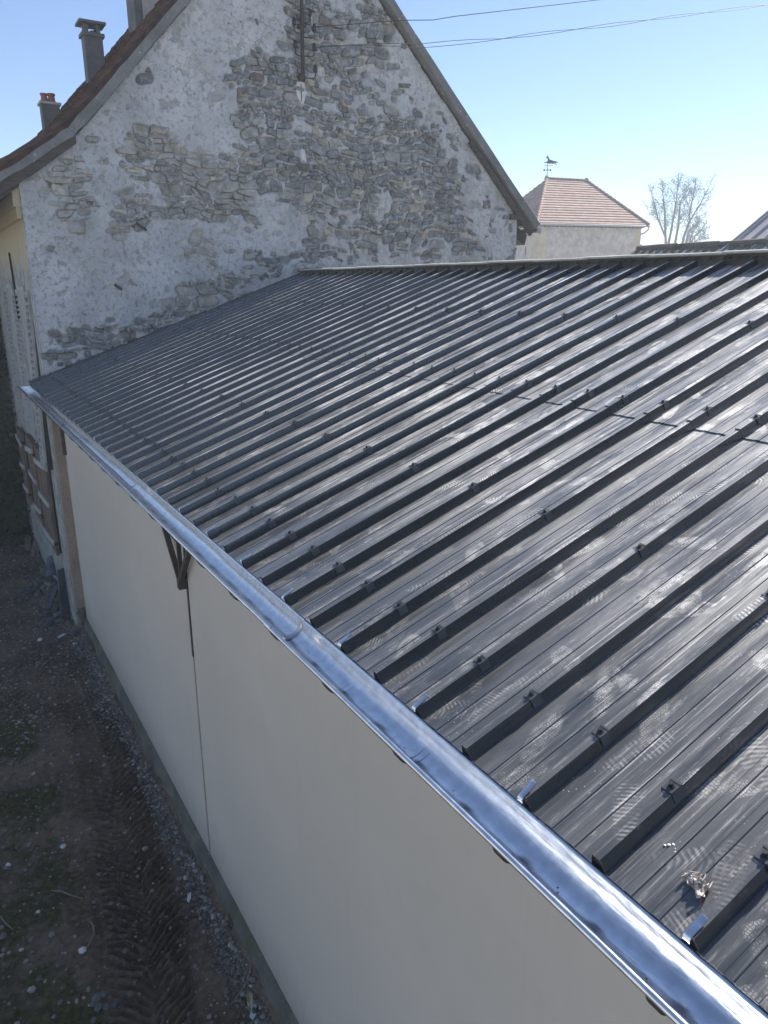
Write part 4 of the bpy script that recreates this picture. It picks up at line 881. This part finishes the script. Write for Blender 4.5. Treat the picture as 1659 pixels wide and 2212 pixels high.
def leafmass(name, label, cat, boxes, n, size, seed, mat, tintlo=.6, kind=None):
    rg = np.random.default_rng(seed); m = MB()
    for _ in range(n):
        c, r = boxes[int(rg.integers(len(boxes)))]; d = rg.normal(0, 1, 3); d /= np.linalg.norm(d); p = np.array(c) + d * np.array(r) * rg.uniform(.6, 1.05)
        a = rg.normal(0, 1, 3); a /= np.linalg.norm(a); b_ = np.cross(a, rg.normal(0, 1, 3)); b_ /= np.linalg.norm(b_); s = size * rg.uniform(.6, 1.3); f_ = rg.uniform(tintlo, 1.4)
        m.add([p - a * s, p + b_ * s * .7, p + a * s, p - b_ * s * .7], [(0, 1, 2, 3)], (f_, f_, f_))
    o = m.build(name, mat); return tag(o, label, cat, kind=kind)
leafmass('distant_hedge', 'faint distant tree line between the hipped house and the mossy roof', 'tree line', [((80 + i * 1.3, 70 + (i % 3), 1.8 + .9 * math.sin(i * 2.1)), (1.8, 2.0, 4.0)) for i in range(12)], 6000, .14, 21, M['bud'], kind='stuff')
# ivy hedge past the facade
leafmass('ivy_hedge', 'dark ivy covered hedge at the far end of the muddy yard', 'hedge', [((-.2 - .75 * (i % 5) + (i // 5) * .1, 16.6 + .25 * (i % 2), -3.2 + 1.15 * (i // 5)), (.75, .55, .95)) for i in range(25)], 26000, .05, 22, M['ivy'], .35)
b = MB(); b.box(-5, .6, 16.75, 17.4, -4.2, 1.6)
hb = b.build('hedge_backing', M['ivy'], None); hb.parent = bpy.data.objects['ivy_hedge']

# ================================================================== OBJECTS
# ------------------------------------------------------------------ mast, insulators, wires
mast = thing('electric_mast', 'brown steel electric mast with black insulators on the stone gable', 'utility mast', (4.18, 11.0, 4.2))
b = MB(); b.tube([(4.175, 11.02, 4.19), (4.20, 11.02, 6.4)], .028, 10); b.build('pole', M['steel'], mast)
for z_ in (4.86, 5.25): 
    b = MB(); b.box(4.14, 4.24, 10.985, 11.12, z_ - .018, z_ + .018); b.build('wall_clamp', M['steel'], mast)
b = MB(); b.rock((4.16, 11.04, 4.20), .07, .7, seed=9); b.build('pole_foot', M['steel'], mast)
INS = [(4.034, 4.875), (4.045, 4.59), (4.352, 4.84), (4.345, 4.60), (4.355, 4.32), (4.29, 5.02)]
for x, z_ in INS:
    b = MB(); b.tube([(x, 10.97, z_ - .05), (x, 10.97, z_ - .03), (x, 10.97, z_ - .028), (x, 10.97, z_ + .0), (x, 10.97, z_ + .035), (x, 10.97, z_ + .05)], [.022, .034, .028, .032, .026, .015], 10); i_ = b.build('insulator', M['porcelain'], mast)
    b = MB(); side = 1 if x > 4.2 else -1; b.tube([(x, 10.97, z_ - .05), (x, 10.975, z_ - .10), (x - side * .03, 10.99, z_ - .125), (4.185, 11.01, z_ - .13)], .008, 6); b.build('bracket_arm', M['iron'], i_)
b = MB(); b.tube([(4.30, 10.96, 5.08), (4.305, 10.95, 4.98), (4.31, 10.95, 4.86)], .005, 5); b.build('white_lead', M['pale'], mast)
b = MB(); b.bar((4.24, 10.96, 5.06), (4.36, 10.96, 5.04), .02, .018); b.build('terminal_block', M['porcelain'], mast)
def cable(label, pts, r):
    P_ = []
    for i in range(len(pts) - 1):
        for t in np.linspace(0, 1, 12, endpoint=False): P_.append(np.array(pts[i]) * (1 - t) + np.array(pts[i + 1]) * t)
    P_.append(np.array(pts[-1])); b = MB(); b.tube(P_, r, 5); o = b.build('cable', M['wire'], smooth=True); return tag(o, label, 'cable', 'overhead cables from the mast')
cable('upper black cable running from the mast to the top right', [(4.37, 10.95, 4.85), (5.565, 10.55, 5.017), (6.1, 10.5, 5.09), (6.5, 10.5, 5.2), (9.573, 10.5, 5.93), (13.5, 10.4, 6.85), (24, 10.3, 9.3)], .0058)
ta, tb = [], []
for t in np.linspace(0, 1, 60):
    x = 4.37 + (26 - 4.37) * t ** 1.5; z_ = np.interp(x, [4.3, 5.855, 7.4, 14.137, 26], [4.60, 4.735, 5.03, 6.60, 9.2]); y_ = 10.95 - .45 * min(1, t * 8)
    w = 6.283 * x / 3.3
    ta.append((x, y_, z_ + .02 * math.cos(w))); tb.append((x, y_ + .02, z_ - .025 * math.cos(w) - .06 * math.exp(-(x - 5.2) ** 2)))
for l_, P_ in (('lower twisted cable, upper strand, passing over the right roof slope', ta), ('lower twisted cable, lower strand, passing over the right roof slope', tb)):
    b = MB(); b.tube(P_, .0045, 5); o = b.build('cable', M['wire'], smooth=True); tag(o, l_, 'cable', 'overhead cables from the mast')

# ------------------------------------------------------------------ rubble and litter in the yard
def single(name, label, cat, fn, mat, group=None, smooth=False):
    m = MB(); fn(m); o = m.build(name, mat, smooth=smooth, fix=True); return tag(o, label, cat, group)
def leanbox(p, q, w, t, up=(1, 0, .1)): return lambda m: m.bar(p, q, w, t, up)
single('slate_board', 'long dark slate board leaning on the foot of the old house', 'board', lambda m: m.obox((.13, 11.80, -3.36), (.075, .05, 0), (.004, -.006, 0.003), (.03, .06, .42)), M['slate'])
single('wooden_plank', 'brown plank lying flat near the ivy hedge', 'plank', leanbox((.0, 15.55, gz(0, 15.5) + .03), (.10, 16.4, gz(.1, 16.4) + .06), .11, .03, (0, 0, 1)), M['wood'], 'loose planks in the yard')
single('wooden_plank', 'pale split plank leaning on the house foot past the rubble heap', 'plank', leanbox((.02, 15.1, gz(0, 15.1) + .02), (.19, 15.75, gz(.2, 15.7) + .10), .085, .025, (0, 0, 1)), M['wood'], 'loose planks in the yard')
single('wooden_plank', 'thin pale lath beside the split plank', 'plank', leanbox((.115, 15.05, gz(.1, 15) + .02), (.2, 15.6, gz(.2, 15.6) + .08), .04, .02, (0, 0, 1)), M['wood'], 'loose planks in the yard')
single('wooden_beam', 'short beam end poking out of the rubble heap', 'beam', leanbox((.02, 13.2, gz(0, 13.2) + .12), (.17, 12.55, gz(.15, 12.5) + .10), .05, .05, (0, 0, 1)), M['wood'])
single('wooden_beam', 'dark board lying diagonal behind the leaning slate', 'beam', leanbox((-.04, 11.95, gz(0, 12) + .04), (.20, 12.35, gz(.2, 12.4) + .22), .09, .03, (0, 0, 1)), M['board'])
single('wooden_beam', 'dark grey board lying diagonal under the leaning slate', 'beam', leanbox((-.09, 12.15, gz(0, 12) + .05), (.12, 12.6, gz(.2, 12.4) + .16), .07, .025, (0, 0, 1)), M['slate'])
def arc_tile(p, ang, L, r, tilt=0, up=1):
    def f(m):
        d = np.array([math.cos(ang), math.sin(ang), math.sin(tilt)]); s = np.array([-math.sin(ang), math.cos(ang), 0]); u = np.cross(d, s)
        A = [[np.array(p) + d * L * t + s * (rr * math.cos(a)) + u * up * (rr * math.sin(a)) for a in np.linspace(.15, math.pi - .15, 9)] for t in (0, 1) for rr in (r,)]
        B = [[np.array(p) + d * L * t + s * ((r - .014) * math.cos(a)) + u * up * ((r - .014) * math.sin(a)) for a in np.linspace(.15, math.pi - .15, 9)] for t in (1, 0)]
        m.grid(A); m.grid(B); m.grid([A[0], B[1]]); m.grid([B[0], A[1]]); m.add([A[0][0], A[1][0], B[0][0], B[1][0]], [(0, 1, 2, 3)]); m.add([A[0][-1], B[1][-1], B[0][-1], A[1][-1]], [(0, 1, 2, 3)])
    return f
GTL = 'broken roof tiles by the house foot'
single('roof_tile', 'half round grey ridge tile lying by the plinth corner', 'tile', arc_tile((.05, 11.05, gz(.1, 11.1) - .01), .75, .30, .075), M['chim'], GTL)
single('roof_tile', 'grey half round tile lying in front of the leaning slate', 'tile', arc_tile((-.22, 11.55, gz(-.2, 11.6) + .0), 1.0, .30, .065), M['slate'], GTL)
single('roof_tile', 'curved dark tile topmost on the rubble heap', 'tile', arc_tile((.0, 13.25, gz(0, 13.3) + .18), .3, .30, .09, .2), M['chim'], GTL)
single('roof_tile', 'upended curved dark tile against the house wall', 'tile', arc_tile((.12, 13.0, gz(.1, 13) + .20), 1.3, .30, .10, .9), M['slate'], GTL)
single('roof_tile', 'brown curved tile half buried beside the rubble heap', 'tile', arc_tile((-.10, 12.15, gz(-.1, 12.2) + .01), .5, .28, .07, .1), M['tile'], GTL)
single('flower_pot', 'pale grey broken block standing behind the rubble heap', 'block', lambda m: (m.box(.03, .16, 13.75, 13.95, gz(.1, 13.8), gz(.1, 13.8) + .19), m.box(.05, .14, 13.70, 13.749, gz(.1, 13.8) + .05, gz(.1, 13.8) + .16)), M['chim'])
single('brick', 'pale broken brick on the left flank of the rubble heap', 'brick', lambda m: m.obox((-.04, 13.3, gz(-.04, 13.3) + .09), (.09, .03, .0), (-.02, .055, .01), (0, -.01, .035)), M['chim'])
single('slate_tile', 'flat blue grey slate left of the rubble heap', 'slate', lambda m: m.obox((-.27, 13.3, gz(-.27, 13.3) + .015), (.11, .05, .01), (-.04, .09, 0), (0, 0, .008)), M['slate'])
rub = MB(); rg = np.random.default_rng(12)
for _ in range(170):
    x, y = rg.normal(.10, .13), rg.normal(12.75, .65)
    if x > .22: continue
    f_ = rg.uniform(.05, .22); rub.rock((x, y, gz(x, y) + .10 * math.exp(-((x - .12) / .15) ** 2 - ((y - 12.8) / .6) ** 2) + .01), rg.uniform(.02, .075), .6, (f_, f_ * .95, f_ * .9))
tag(rub.build('rubble_heap', M['gravel']), 'low heap of dark broken rubble against the old house foot', 'rubble', kind='stuff')
def pebble(x, y, r, label, mat=M['pale'], fl=.6, name='white_stone', grp='pale stones on the mud', cat='stone'): 
    return single(name, label, cat, lambda m: m.rock((x, y, gz(x, y) + r * .3), r, fl), mat, grp)
pebble(-.75, 6.51, .028, 'small white stone on the moss left of the tyre track')
pebble(-1.22, 6.53, .026, 'white pebble close to the left picture edge')
pebble(-1.06, 5.80, .026, 'bright white pebble beside a twig on the moss')
pebble(-.81, 5.20, .030, 'round white stone under the curved twig')
pebble(-.46, 10.44, .060, 'round grey fist sized stone among the far gravel', M['chim'])
pebble(.08, 10.81, .035, 'pale stone near the plinth corner among gravel')
pebble(-.34, 11.19, .05, 'whitish angular stone in front of the slate board')
def shard(x, y, a, L, w, label, mat, name='tile_shard', cat='shard', grp='shards along the wall'):
    return single(name, label, cat, lambda m: m.prism([(-L / 2, -w * .3), (-.1 * L, -w / 2), (L / 2, -.1 * w), (L * .3, w / 2), (-.3 * L, w * .35)], (x, y, gz(x, y) + .012), (math.cos(a), math.sin(a), .1), (-math.sin(a), math.cos(a), .05), (0, 0, .010)), mat, grp)
shard(.08, 5.28, 1.0, .10, .035, 'long pale shard near the wall beside the tyre track', M['pale'])
shard(.19, 6.87, .4, .09, .05, 'grey triangular shard standing in the wall gravel', M['chim'])
shard(.17, 7.5, 1.2, .10, .05, 'grey shard furthest along the wall gravel', M['chim'])
shard(-.05, 11.15, .3, .14, .07, 'white plaster chip beside the ridge tile', M['pale'])
shard(-.47, 5.56, .1, .05, .02, 'small yellowish chip in the middle of the tyre track', M['leaf'])
shard(-.11, 6.6, 1.2, .05, .012, 'tiny white stick like chip on the tyre track', M['pale'])
shard(.16, 4.0, .9, .12, .05, 'pale shard by the wall at the bottom of the picture', M['pale'])
single('dry_leaf', 'yellow dry leaf by the plinth at the bottom edge', 'leaf', lambda m: m.grid([[(.15 + .05 * t + .022 * s * math.sin(math.pi * (t + .05)), 4.03 + .17 * t - .012 * s, gz(.17, 4.1) + .022 + .012 * s * s + .012 * math.sin(5 * t)) for s in (-1, 0, 1)] for t in np.linspace(0, .95, 7)]), M['leaf'], smooth=True)
def scrapfn(m):
    rg = np.random.default_rng(31)
    for (x, y) in [(-.80, 4.72), (-.83, 4.68), (-.80, 4.64), (-.75, 4.62), (-.70, 4.62), (-.66, 4.58), (-.76, 4.73)]:
        m.rock((x, y, gz(x, y) + .012), .03 + .012 * rg.random(), .5)
single('paper_scrap', 'crumpled grey paper scrap on the mud at the bottom', 'scrap', scrapfn, M['chim'])
def twig(label, pts, r=.006):
    P_ = [(x, y, gz(x, y) + .012) for x, y in pts]; o = single('twig', label, 'twig', lambda m: m.tube(P_, [r] * (len(P_) - 1) + [r * .5], 5), M['twig'], 'dry twigs on the mud'); return o
twig('straight dry twig across the moss below the white pebble', [(-.93, 6.01), (-.85, 5.93), (-.78, 5.83), (-.71, 5.75)])
twig('curved dry twig ending at the round white stone', [(-.70, 5.47), (-.69, 5.38), (-.70, 5.3), (-.76, 5.23), (-.84, 5.16)])
twig('short dry twig at the left picture edge', [(-1.34, 5.89), (-1.31, 5.8), (-1.26, 5.68)])
twig('long thin stem reaching from the plinth over the gravel', [(.26, 4.28), (.2, 4.22), (.12, 4.19), (.02, 4.14)], .005)
gr = MB(); rg = np.random.default_rng(77)
for i in range(9000):
    u_ = rg.random()
    if u_ < .42: y = rg.uniform(3.2, 11); x = .24 - abs(rg.normal(0, .10))
    elif u_ < .72: y = rg.uniform(8.2, 16); x = rg.uniform(-1.0, .25)
    else: y = rg.uniform(3.2, 12); x = rg.uniform(-1.7, .2)
    r = rg.gamma(2.0, .0042) + .003; f_ = rg.choice([.15, .23, .32, .46], p=[.50, .34, .13, .03]) * rg.uniform(.8, 1.2)
    gr.rock((x, y, gz(x, y) + r * .25), min(r, .032), .6, (f_, f_ * .91, f_ * .79))
tag(gr.build('gravel', M['gravel']), 'loose gravel and plaster crumbs scattered over the mud', 'gravel', kind='stuff')
# scraps on the dark roof
def crumb(m):
    rg = np.random.default_rng(6); p0 = np.array(RP(.118, .757, .004))
    for _ in range(60):
        d = rg.normal(0, 1, 2) * np.array([.007, .013]); h = rg.uniform(.002, .012); w = rg.uniform(.003, .0095); ax = rg.normal(0, 1, 3); ax /= np.linalg.norm(ax); az = np.cross(ax, rg.normal(0, 1, 3)); az /= np.linalg.norm(az)
        m.obox(p0 + np.array([d[0], d[1], h + d[0] * .35]), ax * w, np.cross(az, ax) * w * .5, az * .0009)
single('plaster_crumb', 'crumpled whitish plaster scrap on the dark roof near the gutter', 'plaster scrap', crumb, M['scrap'])
def drop(m):
    rg = np.random.default_rng(7)
    for (a, c) in [(.150, .872), (.158, .866), (.166, .860), (.16, .85), (.153, .845)]: m.rock(RP(a, c, .001), rg.uniform(.002, .0045), .25)
single('bird_dropping', 'small white splash on the roof above the plaster scrap', 'dropping', drop, M['pale'])

# ------------------------------------------------------------------ haze
hz = MB(); hz.box(-245, 245, -245, 245, -5.4, 12.9)
n = NT('thin_spring_haze'); n.t.nodes.remove(n.b); vp = n.new('VolumePrincipled'); vp.inputs['Color'].default_value = (.80, .90, 1, 1); vp.inputs['Density'].default_value = .0024; vp.inputs['Anisotropy'].default_value = .15
n.t.links.new(vp.outputs[0], n.t.nodes['Material Output'].inputs['Volume'])
tag(hz.build('haze', n.m), 'thin pale blue spring haze over the whole place', 'haze', kind='stuff')
